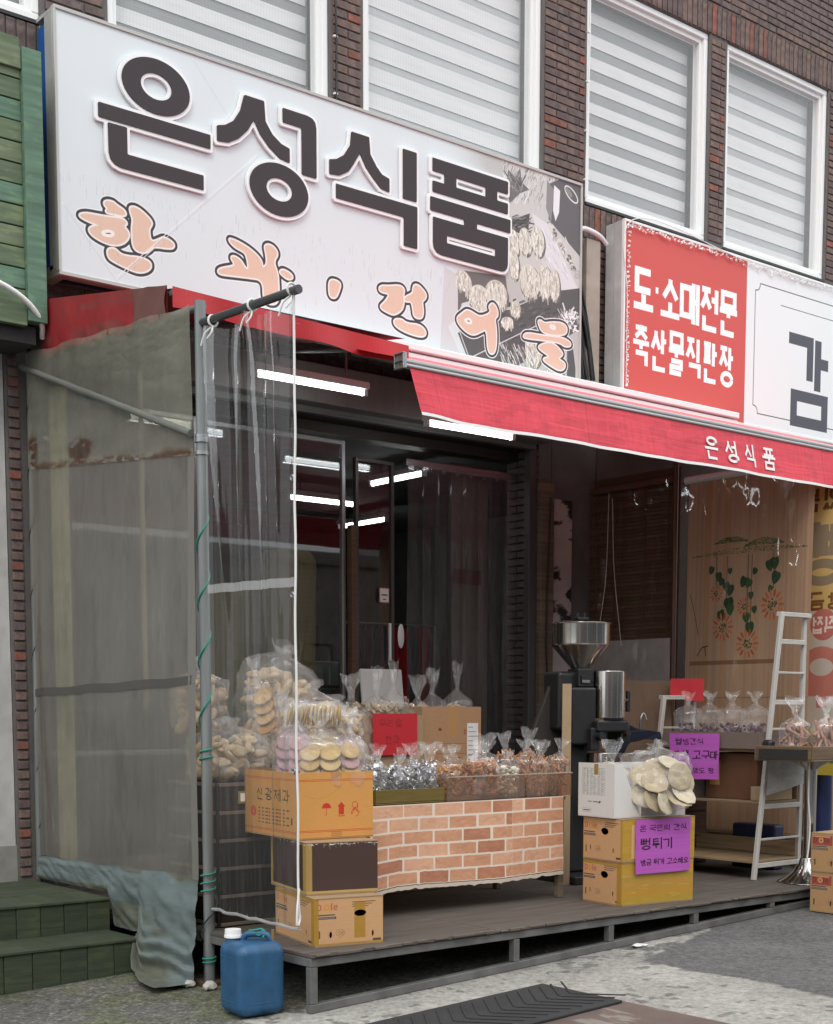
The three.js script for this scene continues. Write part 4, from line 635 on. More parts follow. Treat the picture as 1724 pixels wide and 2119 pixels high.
{
  const t = thing('side_curtain', 'dirty grey translucent plastic side curtain with blue-grey tarp skirt', 'curtain');
  const upTex = tex(512, 256, (u, v) => { // u along the curtain from the wall, v upwards
    const n = fbm(u, v, 6, 331, 5), st = fbm(u, v, 40, 337, 3, 5); let r = [205 + 40 * (n - .5) + 14 * (st - .5), 204 + 40 * (n - .5) + 14 * (st - .5), 188 + 36 * (n - .5) + 12 * (st - .5)];
    const wv = (fbm(u, v, 9, 343, 4) - .5) * .16, rust = Math.max(smooth(.11, .05, Math.hypot((u - .37) * 1.2, (v - .11) * .8) + wv * .6), smooth(.06, .02, Math.hypot((u - .03) * 1.1, (v - .15) * .3) + wv * .4), smooth(.07, 0, v + wv * .5) * .75) * smooth(.30, .52, fbm(u, v, 26, 341, 4));
    r = r.map((q, k) => lerp(q, [128, 84, 52][k], rust)); const tear = smooth(.60, .66, fbm(u, v, 40, 347, 3)) * smooth(.055, .02, v) * smooth(.42, .5, u) * smooth(.8, .7, u); r = r.map((q) => lerp(q, 225, tear)); return r;
  });
  const loTex = tex(512, 512, (u, v) => { const n = fbm(u, v, 5, 351, 5), st = fbm(u, v, 60, 357, 3, 3), sp = smooth(.62, .75, fbm(u, v, 24, 361, 4, 9)); const k = 214 + 30 * (n - .5) + 13 * (st - .5) - 16 * sp; return [k, k * .985, k * .935]; });
  const up = phys('grimy_vinyl', { map: upTex, bumpMap: T.crease, bumpScale: .012, transmission: .78, thickness: 0, roughness: .28, side: THREE.DoubleSide }), lo = phys('smoky_vinyl', { map: loTex, bumpMap: T.crease, bumpScale: .010, transmission: .82, thickness: 0, roughness: .28, side: THREE.DoubleSide });
  const topY = (z) => lerp(3.735, 3.605, (z + 2.95) / 2);
  const X = (y, z) => -.032 + .014 * noise3.noise(z * 3.1, y * .9, 2) + .008 * noise3.noise(z * 9, y * 1.3, 5) + .006 * Math.sin(z * 8 + y);
  const zr = (u) => lerp(-3.0, -1.0, u);
  part(t, 'upper_panel', sheet(60, 24, (u, v) => { const z = zr(u), y0 = lerp(3.035, 2.855, u), y = lerp(y0 - .012, topY(z) + .006 * Math.sin(u * 26), v); return [X(y, z) - .006, y, z]; }), up);
  part(t, 'lower_panel', sheet(60, 60, (u, v) => { const z = zr(u), y1 = lerp(3.035, 2.855, u) + .03, y = lerp(.56, y1, v); return [X(y, z), y, z]; }), lo);
  const seam = phys('seam_tape', { color: lin(.22, .21, .195), roughness: .5, transmission: .2, thickness: 0, side: THREE.DoubleSide });
  part(t, 'seam', sheet(60, 1, (u, v) => { const z = zr(u), y = lerp(1.612, 1.66, u) + (v - .5) * .05 + .004 * Math.sin(u * 20); return [X(y, z) - .005, y, z]; }), std('dark_seam', { color: lin(.085, .08, .075), roughness: .6, side: THREE.DoubleSide }));
  part(t, 'edge_strip', sheet(2, 50, (u, v) => { const z = lerp(-1.055, -.99, u), y = lerp(.58, 2.84, v); return [X(y, z) - .005, y, z]; }), seam);
  // light wooden batten fixed behind the plastic near the wall
  part(t, 'batten', muv(rspan(.012, .05, .42, 3.5, -2.80, -2.62, .004)), std('pale_batten', { color: lin(.62, .60, .36), roughness: .7, map: T.wood }));
  part(t, 'thin_batten', rspan(.012, .03, 1.5, 3.4, -1.66, -1.63, .003), std('pale_strip', { color: lin(.34, .30, .22), roughness: .7, map: T.wood }));
  // skirt: falls to the deck, the steps and the ground, spreading out at the front
  const tarp = std('blue_grey_tarp', { color: 0xffffff, roughness: .75, side: THREE.DoubleSide, map: tex(512, 512, (u, v) => { const n = fbm(u, v, 6, 371, 5), st = fbm(u, v, 30, 377, 4), mud = smooth(.45, .8, fbm(u, v, 5, 381, 4) + .3 * smooth(.45, .0, v) - .05); const k = 113 + 34 * (n - .5) + 20 * (st - .5); return [lerp(k * .90, k * .80, mud), lerp(k * 1.02, k * .83, mud), lerp(k * 1.02, k * .72, mud)]; }) });
  part(t, 'skirt', sheet(90, 44, (u, v) => {
    const z0 = zr(u), front = smooth(-1.67, -1.56, z0), f2 = smooth(.66, .97, u); const floor = z0 < -2.02 ? .395 : z0 < -1.62 ? lerp(.395, .20, smooth(-2.02, -1.97, z0)) : lerp(.20, .010, smooth(-1.62, -1.55, z0));
    const topy = lerp(.555, .60, u) + .005 * Math.sin(u * 25), w = 1 - v, fallW = lerp(.985, .80, front), q = Math.min(w / fallW, 1), y = topy - (topy - floor - .010) * q;
    const fold = Math.abs(noise3.noise(z0 * 3.4, y * 3, 3)) * .032 + Math.abs(noise3.noise(z0 * 7 + y * 9, y * 8, 8)) * .026;
    const sag = front * Math.sin(w * 46 + 4 * noise3.noise(z0 * 3, w * 2, 5)) * smooth(.42, .58, w) * (1 - smooth(.74, .80, w));
    const out = front * smooth(fallW - .02, 1, w) * (.05 + .19 * f2);
    return [-.036 - .035 * q * front - out - fold * smooth(0, .25, w) * (1 - .6 * smooth(.8, 1, w)) - .013 * (sag + front * smooth(.42, .58, w)), y + .010 * sag * front + .007 * smooth(fallW, 1, w) * (1 + noise3.noise(z0 * 11, w * 17, 1)), z0 + .03 * q * f2 + .02 * sag * f2];
  }), tarp);
}
{
  const t = thing('clear_curtain', 'clear plastic curtain with white edge cord tied to a dark rod over the stacked boxes', 'curtain');
  const m = phys('clear_vinyl_curtain', { color: lin(.93, .94, .94), transmission: .985, thickness: 0, roughness: .045, ior: 1.5, side: THREE.DoubleSide });
  const pleat = (z, c, w) => Math.exp(-(((z - c) / w) ** 2)); const F = (y, z) => .006 - (.075 * pleat(z, -.80 + .05 * (3.5 - y), .016) + .06 * pleat(z, -.46 + .045 * (3.5 - y), .013) + .035 * pleat(z, -.62, .012) + .03 * pleat(z, -.25, .012)) * smooth(1.6, 3.3, y) + .018 * Math.sin(z * 27 + .5 * Math.sin(y * .8)) * smooth(.2, 3.4, y) + .005 * Math.sin(z * 71 + y * .6) + .012 * noise3.noise(z * 14, y * .5, 3) + .03 * noise3.noise(z * 6, y * 3, 7) * smooth(3.0, 3.45, y);
  const zc = (u) => lerp(-.925, -.105, u);
  const topc = (z) => lerp(3.485, 3.475, (z + .925) / .82) - .045 * Math.abs(Math.sin((z + .86) / .36 * Math.PI));
  part(t, 'curtain', sheet(190, 110, (u, v) => { const z = zc(u), y = lerp(.43 - .012 * u, topc(z), v); return [F(y, z), y, z]; }), m);
  part(t, 'hem_tube', tube(Array.from({ length: 14 }, (_, k) => { const z = zc(k / 13); return [F(.42, z), .425 - .012 * k / 13 + .004 * Math.sin(k * 2), z]; }), .009, 60, 8), phys('milky_vinyl', { color: lin(.75, .76, .76), transmission: .75, roughness: .45, thickness: 0 }));
  part(t, 'seam', sheet(60, 1, (u, v) => { const z = zc(u), y = lerp(2.118, 2.10, u) + v * .045; return [F(y, z) - .004, y, z]; }), phys('vinyl_seam', { color: lin(.7, .71, .72), transmission: .7, roughness: .4, thickness: 0, side: THREE.DoubleSide }));
  part(t, 'edge_cord', tube([[.0, 3.49, -.10], [.005, 3.2, -.106], ...Array.from({ length: 16 }, (_, k) => { const y = 3.0 - k * .165; return [F(y, -.103) - .004, y, -.102 + .004 * Math.sin(k * 1.7)]; }), [.01, .46, -.104], [-.012, .43, -.095], [-.016, .50, -.09], [.004, .62, -.1]], .0062, 160, 7), M.whiteCord);
  part(t, 'rod', rod(V(0, 3.512, -.94), V(0, 3.487, -.055), .021, 12), std('dark_rod', { color: lin(.09, .09, .095), roughness: .4, metalness: .5 }));
  for (const z of [-.83, -.46, -.115]) { part(t, 'tie', merge([new THREE.TorusGeometry(.027, .0065, 6, 16).translate(0, 3.50, z), tube([[.0, 3.475, z], [-.03, 3.43, z + .03], [-.05, 3.40, z + .02]], .005, 12, 5), tube([[.0, 3.475, z], [-.03, 3.44, z - .03], [-.04, 3.38, z - .055]], .005, 12, 5)].map((g) => g.index ? g.toNonIndexed() : g)), M.whiteCord); }
  for (const y of [2.62, 2.06, 1.2]) part(t, 'eyelet', new THREE.TorusGeometry(.012, .005, 6, 14).rotateY(Math.PI / 2).translate(F(y, -.125) - .006, y, -.125), M.alu);
}

// ---------------------------------------------------------------- platform
{
  const t = thing('platform', 'low plywood platform on a weathered steel frame under the goods', 'platform');
  const r = seeded(401), L = 5.06;
  [[.0, 1.25], [1.255, 2.49], [2.495, 3.73], [3.735, L]].forEach(([a, b], i) => [[-3.335, -1.68], [-1.675, .012]].forEach(([c, d], j) => {
    const g = muv(rspan(a, b, PY - .018, PY, c, d, .002), .8, i * .37, j * .5); const o = part(t, 'deck_sheet', g, M.ply);
  }));
  // frayed edge of the plywood along the front
  const fray = []; for (let x = .02; x < L - .06; x += .05 + r() * .09) { const w = .04 + r() * .12; fray.push(rspan(x, x + w, PY - .017 + r() * .008, PY - .004 + r() * .008, .0, .016 + r() * .016, .003)); }
  part(t, 'frayed_edge', muv(merge(fray)), std('frayed_plywood', { color: lin(.24, .20, .165), roughness: .9, map: T.wood }));
  part(t, 'front_rail', muv(rspan(.0, L, PY - .066, PY - .021, -.045, .0, .005), 1.5), M.steelOld);
  part(t, 'left_rail', muv(rspan(.0, .045, PY - .066, PY - .021, -3.3, -.047, .005), 1.5), M.steelOld);
  const a = Math.atan(.041); part(t, 'bottom_rail', muv(rbx(L / Math.cos(a), .045, .045, .005), 1.5), M.steelOld, [L / 2, gy(L / 2) + .0235, -.0225], [0, 0, a]);
  for (const x of [.0225, 1.407, 2.181, 2.962, 3.747, 4.55]) part(t, 'post', muv(rspan(x - .022, x + .022, gy(x) + .047, PY - .067, -.044, -.001, .004), 1.5, x), M.steelOld);
  for (const z of [-1.0, -1.7, -2.4]) part(t, 'post', rspan(.001, .044, .0, PY - .067, z - .022, z + .022, .004), M.steelOld);
}

// ---------------------------------------------------------------- rubber ramp mat on a rusty plate
{
  const tilt = Math.atan(.041);
  const p = thing('steel_plate', 'rusty reddish steel plate lying on the concrete at the bottom edge', 'plate', [.16, gy(.16) + .004, 1.0]); p.rotation.z = tilt;
  part(p, 'plate', muv(rbx(2.1, .012, 1.25, .003).translate(0, .006, .02), .9), std('rusty_plate', { color: 0xffffff, roughness: .8, bumpMap: T.galv, bumpScale: .004, map: tex(512, 512, (u, v) => { const n = fbm(u, v, 6, 411, 5), w = smooth(.58, .66, fbm(u, v, 14, 417, 5, 5)); return [lerp(80 + 36 * n, 140, w * .7), lerp(66 + 34 * n, 136, w * .7), lerp(62 + 30 * n, 130, w * .7)]; }) }));
  const t = thing('ramp_mat', 'black rubber mat with chevron ribs on the rusty plate', 'mat', [.1, gy(.1) + .0175, .72]); t.rotation.z = tilt;
  part(t, 'mat', muv(rbx(2.14, .014, .56, .004).translate(0, .007, 0), 1), M.rubber);
  const ribs = []; for (let k = 0; k < 28; k++) { const x = -1.03 + k * .078; for (const s of [-1, 1]) ribs.push(rbx(.010, .006, .27, .002).rotateY(s * .62).translate(x + .0, .0165, s * .115)); }
  part(t, 'rib', merge(ribs), M.rubber).userData.kind = 'stuff';
}
{ // litter by the pipe foot and street
  const m = [std('pale_pebble', { color: lin(.42, .40, .37), roughness: .9 }), std('paper_scrap', { color: lin(.7, .7, .68), roughness: .8 })];
  [[-.06, -.86, .035, 0, 'pale pebble against the foot of the front pipe'], [-.10, -1.0, .03, 0, 'small pale pebble on the tarp side of the pipe foot'], [.06, -.83, .028, 0, 'pebble between the pipe foot and the blue jerrycan'], [2.35, .07, .03, 1, 'scrap of white paper on the asphalt under the platform rail']].forEach(([x, z, s, k, label]) => { const t = thing(k ? 'paper_scrap' : 'pebble', label, k ? 'litter' : 'pebble', [x, gy(x) + .001, z]); part(t, k ? 'paper' : 'stone', crumple(new THREE.IcosahedronGeometry(s, 3).scale(k ? 2.2 : 1.2, k ? .3 : .7, 1).translate(0, s * (k ? .25 : .6), 0), s * .4, 30, x), m[k]); });
}

// ---------------------------------------------------------------- blue jerrycan
{
  const t = thing('jerrycan', 'blue plastic jerrycan with white cap standing in front of the platform', 'jerrycan', [-.185, gy(-.185), -.245], -.1); t.scale.setScalar(.95);
  const blue = phys('blue_plastic', { color: lin(.028, .125, .27), roughness: .45, bumpMap: T.fine, bumpScale: .0008, map: tex(512, 512, (u, v) => { const k = 215 + 50 * (fbm(u, v, 6, 421, 5) - .5), s = smooth(.70, .76, fbm(u, v, 70, 427, 2, 9)) * .5, d = smooth(.68, .74, fbm(u, v, 60, 431, 3)) * .6; return [lerp(k, 255, s + d * .3), lerp(k, 255, s * .5 + d * .2), k]; }) });
  const W = .275, D = .27, H = .385, g = rbx(W, H, D, .06, 6).toNonIndexed(), p = g.attributes.position;
  for (let i = 0; i < p.count; i++) { // drawn-in foot, soft waist lines, a notch at the left bottom, handle valley on top
    let x = p.getX(i), y = p.getY(i), z = p.getZ(i); const k = y / H + .5; const ease = smooth(.14, .0, k) * .012; x -= Math.sign(x) * ease * Math.abs(x) / (W / 2); z -= Math.sign(z) * ease * Math.abs(z) / (D / 2);
    if (k > .9 && Math.abs(z) < .05) y -= .0; p.setXYZ(i, x, y, z);
  }
  g.computeVertexNormals(); const body = part(t, 'body', toCreasedNormals(rbx(W, H, D, .058, 7).translate(0, H / 2 + .002, 0), .9), blue);
  part(body, 'mould_line', merge([rspan(-W / 2 - .002, -W / 2 + .01, .075, .080, -.09, .09, .002), rspan(-W / 2 - .002, -W / 2 + .01, .305, .309, -.09, .06, .002), rspan(-.08, .09, .075, .080, D / 2 - .01, D / 2 + .002, .002)]), blue);
  part(t, 'spout', new THREE.CylinderGeometry(.036, .042, .03, 20).translate(-.065, H + .006, -.085), blue);
  const cap = new THREE.CylinderGeometry(.043, .045, .042, 12).translate(-.065, H + .036, -.085); part(t, 'cap', merge([cap, new THREE.CylinderGeometry(.047, .047, .012, 24).translate(-.065, H + .02, -.085)]), M.upvc);
  part(t, 'handle', merge([tube([[-.03, H - .01, -.05], [-.015, H + .028, -.035], [.03, H + .036, .01], [.07, H + .030, .05], [.09, H - .01, .07]], .017, 30, 10)]), blue);
  part(t, 'string', merge([tube([[.0, H + .05, -.03], [.02, H + .057, .01], [.05, H + .06, .02], [.06, H + .045, .04], [.04, H + .02, .05]], .006, 20, 5), tube([[.01, H + .055, -.01], [.03, H + .03, .03], [.05, H + .055, .03]], .006, 16, 5)]), M.green);
  part(t, 'peg', rod(V(.085, H - .03, .075), V(.088, H + .062, .072), .009, 6), std('brown_peg', { color: lin(.22, .13, .05), roughness: .7 }));
}

// ---------------------------------------------------------------- printed cartons
// a carton: liner box + front (+z) and left (-x) panels cut from sheet with real hand holes; pos is the front-left bottom corner seen from the street
function carton(name, label, corner, y, w, d, h, th, o = {}) {
  const c = Math.cos(th), s = Math.sin(th), g = thing(name, label, 'box', [corner[0] + c * w / 2 - s * d / 2, y, corner[1] - s * w / 2 - c * d / 2], th, o.group);
  const panel = (W, holes) => { const sh = new THREE.Shape([[-W / 2, 0], [W / 2, 0], [W / 2, h], [-W / 2, h]].map((p) => new THREE.Vector2(...p))); for (const [x, yy, rx, ry] of holes ?? []) { const p = new THREE.Path(); p.absellipse(x, yy, rx, ry, 0, 6.2832, true); sh.holes.push(p); } const e = new THREE.ExtrudeGeometry(sh, { depth: .005, bevelEnabled: false, curveSegments: 10 }); const a = e.attributes.uv, q = e.attributes.position; for (let i = 0; i < a.count; i++) a.setXY(i, q.getX(i) / W + .5, q.getY(i) / h); return e; };
  const body = part(g, 'carton', muv(merge([span(-w / 2, w / 2, .002, .01, -d / 2, d / 2), span(-w / 2, w / 2, .011, h, -d / 2, -d / 2 + .005), span(w / 2 - .005, w / 2, .011, h, -d / 2 + .006, d / 2 - .006), ...(o.open ? [] : [span(-w / 2, w / 2, h + .001, h + .006, -d / 2, d / 2 + .001)])]), 1.5, corner[0]), o.body ?? M.card);
  part(body, 'front_panel', panel(w, o.frontHoles), o.front ?? M.card).position.set(0, .0, d / 2 - .006);
  const l = part(body, 'left_panel', panel(d, o.leftHoles), o.left ?? M.card); l.rotation.y = -Math.PI / 2; l.position.set(-w / 2 + .006, 0, 0);
  return g;
}
const cardBase = (x, w, h, c = '#c0996b', s = 1) => { x.fillStyle = c; x.fillRect(0, 0, w, h); const r = seeded(w * 7 + h + s); for (let i = 0; i < 900; i++) { x.fillStyle = r() < .5 ? 'rgba(255,235,200,.05)' : 'rgba(70,40,10,.05)'; const a = r() * w, b = r() * h; x.fillRect(a, b, 2 + r() * 40, 1 + r() * 2); } for (let i = 0; i < 30; i++) { x.strokeStyle = 'rgba(90,60,25,' + (.05 + r() * .1) + ')'; x.lineWidth = 1 + r() * 1.5; x.beginPath(); const a = r() * w, b = r() * h; x.moveTo(a, b); x.lineTo(a + (r() - .5) * 90, b + (r() - .5) * 40); x.stroke(); } };
const cardMat = (name, t, rough = .8) => std(name, { map: t, roughness: rough, bumpMap: T.card, bumpScale: .0008 });
const bananaArt = (w, h, o = {}) => art(w, h, (x) => { // fruit carton print
  cardBase(x, w, h, o.base ?? '#c79c70', o.s ?? 1); x.font = 'bold ' + h * .2 + 'px sans-serif'; x.fillStyle = o.box ? '#8e4438' : '#b9604a'; if (o.box) { x.fillStyle = '#9a4c40'; x.fillRect(w * .02, h * .05, w * .38, h * .25); x.fillStyle = '#c79c70'; x.fillRect(w * .025, h * .06, w * .33, h * .03); x.fillStyle = '#7c302a'; }
  x.fillText('D', w * .03, h * .24); x.fillText('le', w * .235, h * .24); x.strokeStyle = o.box ? '#c7945f' : '#d18f3c'; x.lineWidth = h * .04; x.beginPath(); x.arc(w * .185, h * .175, h * .05, 0, 7); x.stroke();
  x.fillStyle = '#4b4644'; x.fillRect(w * .02, h * .32, w * .28, h * .025); x.fillRect(w * .02, h * .37, w * .30, h * .05); x.fillStyle = '#8a8077'; x.fillRect(w * .03, h * .385, w * .27, h * .02);
  x.fillStyle = 'rgba(70,55,45,.75)'; for (let k = 0; k < 3; k++) x.fillRect(w * .55, h * (.08 + k * .045), w * (.34 - .05 * k), h * .018);
  x.font = h * .1 + 'px sans-serif'; x.strokeStyle = '#5d554c'; x.lineWidth = 2; x.beginPath(); x.ellipse(w * .38, h * .72, h * .10, h * .07, 0, 0, 7); x.stroke(); x.fillText('GR', w * .345, h * .755); x.fillRect(w * .06, h * .66, w * .03, h * .16); x.fillStyle = 'rgba(60,50,40,.8)'; x.fillRect(w * .85, h * .88, w * .12, h * .05);
  if (o.tape) for (const [a, b, c, d] of o.tape) { x.fillStyle = 'rgba(166,126,44,.93)'; x.fillRect(w * a, h * b, w * c, h * d); x.fillStyle = 'rgba(214,178,92,.5)'; for (let k = 0; k < 6; k++) x.fillRect(w * (a + c * ((k * .37) % .9)), h * (b + d * ((k * .61) % .95)), w * c * .3, 1.6); }
});
const HH = [[-.07, .172, .032, .016], [.12, .055, .006, .016], [-.15, .05, .006, .016]];
{
  const th = -.24;
  carton('fruit_carton', 'scuffed fruit carton at the bottom of the left stack beside the jerrycan', [.128, -.15], PY, .385, .56, .245, th, { frontHoles: [[.065, .165, .034, .017], [-.10, .06, .008, .017], [.135, .055, .006, .016]], leftHoles: [[.17, .06, .007, .02], [-.15, .06, .007, .02]],
    front: cardMat('fruit_print_front', bananaArt(512, 330, { s: 3, tape: [[0, 0, .07, 1], [.58, .1, .16, .75], [.07, .93, .93, .07]] })), left: cardMat('fruit_print_left', bananaArt(640, 330, { s: 4, tape: [[.93, 0, .07, 1], [0, 0, 1, .07]] })) });
  const brown = (s) => cardMat('brown_coated_' + s, art(512, 330, (x, w, h) => { x.fillStyle = '#46322d'; x.fillRect(0, 0, w, h); const r = seeded(s); for (let i = 0; i < 60; i++) { x.fillStyle = 'rgba(150,120,110,' + r() * .10 + ')'; x.fillRect(r() * w, r() * h, 3 + r() * 30, 1 + r() * 2); } x.fillStyle = '#a5894d'; x.fillRect(s === 1 ? 0 : w - 44, 0, 44, h); if (s === 2) x.fillRect(0, 0, 30, h); x.fillStyle = '#b79b5c'; x.fillRect(0, h - 26, w, 26); for (let i = 0; i < 46; i++) { x.fillStyle = 'rgba(225,222,215,' + (.35 + r() * .5) + ')'; const a = r() * w; x.fillRect(a, r() * 9, 4 + r() * 26, 2 + r() * 5); if (r() < .25) x.fillRect(a, 6, 2, 10 + r() * 26); } }), .55);
  carton('brown_carton', 'dark brown carton edged with tape in the middle of the left stack', [.160, -.262], PY + .252, .40, .55, .268, -.26, { front: brown(1), left: brown(2) });
  // orange snack carton, open on top
  const front = art(640, 480, (x, w, h) => {
    cardBase(x, w, h, '#cf9550', 9); x.fillStyle = '#b8432a'; for (const b of [.105, .125, .865, .885]) x.fillRect(0, h * b, w, h * .008); x.fillStyle = 'rgba(150,100,45,.35)'; x.fillRect(w * .44, 0, w * .14, h * .10); x.fillRect(w * .44, h * .88, w * .14, h * .12);
    x.strokeStyle = 'rgba(120,80,35,.35)'; x.lineWidth = 2; x.beginPath(); x.moveTo(w * .1, h * .33); x.quadraticCurveTo(w * .35, h * .52, w * .62, h * .14); x.stroke();
    x.fillStyle = x.strokeStyle = '#c2341f'; const U = (cx, cy, s) => { x.beginPath(); x.arc(cx, cy, s, Math.PI, 0); x.fill(); x.lineWidth = 4; x.beginPath(); x.moveTo(cx, cy); x.lineTo(cx, cy + s * 1.1); x.arc(cx - s * .2, cy + s * 1.1, s * .2, 0, 3); x.stroke(); };
    U(w * .38, h * .54, w * .06); x.beginPath(); x.moveTo(w * .52, h * .52); x.lineTo(w * .575, h * .45); x.lineTo(w * .63, h * .52); x.lineTo(w * .61, h * .52); x.lineTo(w * .61, h * .64); x.lineTo(w * .54, h * .64); x.lineTo(w * .54, h * .52); x.fill(); x.fillRect(w * .53, h * .655, w * .09, h * .012);
    x.lineWidth = 5; x.beginPath(); x.arc(w * .755, h * .50, w * .035, 0, 6.3); x.moveTo(w * .76, h * .53); x.lineTo(w * .72, h * .63); x.arc(w * .755, h * .62, w * .045, 2.8, 7.6); x.moveTo(w * .73, h * .56); x.lineTo(w * .82, h * .62); x.moveTo(w * .80, h * .48); x.lineTo(w * .78, h * .58); x.stroke();
  });
  const left = art(640, 440, (x, w, h) => {
    cardBase(x, w, h, '#c58d4c', 11); x.fillStyle = '#b8432a'; for (const b of [.10, .12, .885, .905]) x.fillRect(0, h * b, w, h * .008); x.fillStyle = 'rgba(176,122,55,.5)'; x.fillRect(w * .52, h * .13, w * .17, h * .8);
    x.strokeStyle = '#38342a'; write(x, '신광제과', w * .24, h * .27, w * .125, h * .17, 8, { gap: .3, jit: .06, cap: 'round' });
    x.fillStyle = '#c8452c'; x.beginPath(); x.ellipse(w * .17, h * .64, w * .055, h * .085, 0, 0, 7); x.fill(); x.fillStyle = '#c58d4c'; x.font = 'bold 34px serif'; x.fillText('G', w * .145, h * .67);
    x.fillStyle = '#5d4a30'; for (let k = 0; k < 5; k++) for (let j = 0; j < 9 - k % 2; j++) x.fillRect(w * (.27 + j * .066), h * (.57 + k * .055), w * (.03 + .02 * ((j * 7 + k * 3) % 3) / 2), h * .022); x.fillRect(w * .88, h * .68, 18, 46);
  });
  carton('snack_carton', 'orange snack carton with red stripes on top of the left stack', [.188, -.375], PY + .252 + .276, .455, .63, .35, -.13, { open: true, front: cardMat('orange_print_front', front), left: cardMat('orange_print_left', left), body: std('orange_board', { color: lin(.5, .28, .10), map: T.card }) });
}

// ---------------------------------------------------------------- snack bags
const FACE = -.69; // turn that faces the street corner the photograph is taken from
const lens = (r, t) => { const pts = []; for (let k = 0; k <= 6; k++) { const a = k / 6 * Math.PI / 2; pts.push(new THREE.Vector2(r * Math.sin(a), -t * Math.cos(a))); } for (let k = 1; k <= 6; k++) { const a = k / 6 * Math.PI / 2; pts.push(new THREE.Vector2(r * Math.cos(a) + 1e-4, t * Math.sin(a) * .8)); } return new THREE.LatheGeometry(pts, 18); };
function film(w, h, d, s, o = {}) { // a cellophane bag: full body, tied neck, fanned top
  const nu = 34, nv = 26, neck = o.neck ?? .76, g = sheet(nu, nv, (u, v) => {
    const a = u * 6.28319; let k = v < .14 ? Math.sqrt(Math.max(.0, 1 - (1 - v / .14) ** 2)) : v < neck - .16 ? 1 : v < neck ? lerp(1, .16, smooth(neck - .16, neck, v)) : lerp(.16, o.fan ?? .46, smooth(neck, 1, v));
    const sq = (q) => Math.sign(q) * Math.pow(Math.abs(q), .72), ruff = v > neck ? .3 * Math.sin(a * 5 + s) * smooth(neck, 1, v) : 0;
    const x = sq(Math.cos(a)) * w / 2 * k * (1 + ruff), z = sq(Math.sin(a)) * d / 2 * k * (1 - ruff) * (v > neck ? .6 : 1);
    return [x, v * h + (v > .95 ? .03 * h * Math.sin(a * 3 + s) : 0), z];
  });
  return crumple(crumple(g, .06 * Math.min(w, h), 7 / w * .6, s), .045 * Math.min(w, h), 18 / w * .5, s + 4);
}
const CR = { cream: [std('cream_cracker', { color: lin(.62, .42, .16), roughness: .75, map: T.grain }), std('pale_cracker', { color: lin(.68, .50, .24), roughness: .75, map: T.grain })], pink: [std('pink_cracker', { color: lin(.58, .34, .36), roughness: .75, map: T.grain }), std('rose_cracker', { color: lin(.54, .30, .33), roughness: .75, map: T.grain })], tan: [std('tan_cracker', { color: lin(.50, .28, .10), roughness: .75, map: T.grain }), std('honey_cracker', { color: lin(.56, .34, .14), roughness: .75, map: T.grain })] };
const disc = lens(.056, .011);
function crackerBag(label, pos, turn, cols, rows, mats, tilt = 0) {
  const g = thing('cracker_bag', label, 'snack bag', pos, turn, 'cellophane bags of round crackers on the orange carton'); g.rotation.z = tilt;
  for (let c = 0; c < cols; c++) for (let r = 0; r < rows; r++) { const x = (c - (cols - 1) / 2) * .112; part(g, 'cracker', disc, mats[(c + r) % mats.length], [x + rr(-.004, .004), .055 + r * .054, .015 - r * .012 + rr(-.004, .004)], [.85 + rr(-.06, .06), 0, rr(-.07, .07)]); if (cols < 3) part(g, 'cracker', disc, mats[(c + r + 1) % mats.length], [x * .6 + rr(-.004, .004), .07 + r * .054, -.055], [.85, rr(-.2, .2), rr(-.07, .07)]); }
  part(g, 'film', film(cols * .115 + .03, rows * .062 + .19, .21, pos[0] * 31 + pos[2] * 7), M.film); return g;
}
{
  const y = 1.06;
  crackerBag('bag of pink crackers at the far left of the orange carton', [.345, y, -.70], FACE + .1, 1, 5, CR.pink);
  crackerBag('bag of pink crackers second from the left in the orange carton', [.325, y, -.555], FACE, 1, 5, CR.pink);
  crackerBag('bag of cream crackers in the middle of the orange carton', [.40, y, -.465], FACE + .05, 2, 4, CR.cream);
  crackerBag('bag of pink and cream crackers at the right end of the orange carton', [.565, y + .01, -.42], FACE + .35, 1, 4, [CR.pink[0], CR.cream[0]]);
  crackerBag('bag of pink and tan crackers behind the right end of the orange carton', [.63, y - .01, -.50], FACE + .6, 1, 4, [CR.pink[1], CR.tan[0]]);
  crackerBag('bag of cream crackers behind the middle bag in the orange carton', [.47, y + .03, -.58], FACE, 2, 4, CR.cream);
  crackerBag('bag of tan crackers perched high at the left above the pink ones', [.29, y + .30, -.78], FACE - .25, 1, 4, CR.tan, .22);
  const g = thing('cracker_bag', 'bag of cream crackers lying on its side on top of the heap', 'snack bag', [.43, y + .355, -.56], FACE + .12, 'cellophane bags of round crackers on the orange carton');
  for (let k = 0; k < 13; k++) part(g, 'cracker', disc, CR.cream[k % 2], [-.135 + k * .0225, .06, rr(-.004, .004)], [0, rr(-.1, .1), 1.45 + rr(-.1, .1)]);
  part(g, 'film', film(.15, .40, .15, 3, { neck: .84 }).rotateZ(-Math.PI / 2).translate(-.17, .065, 0), M.film);
}
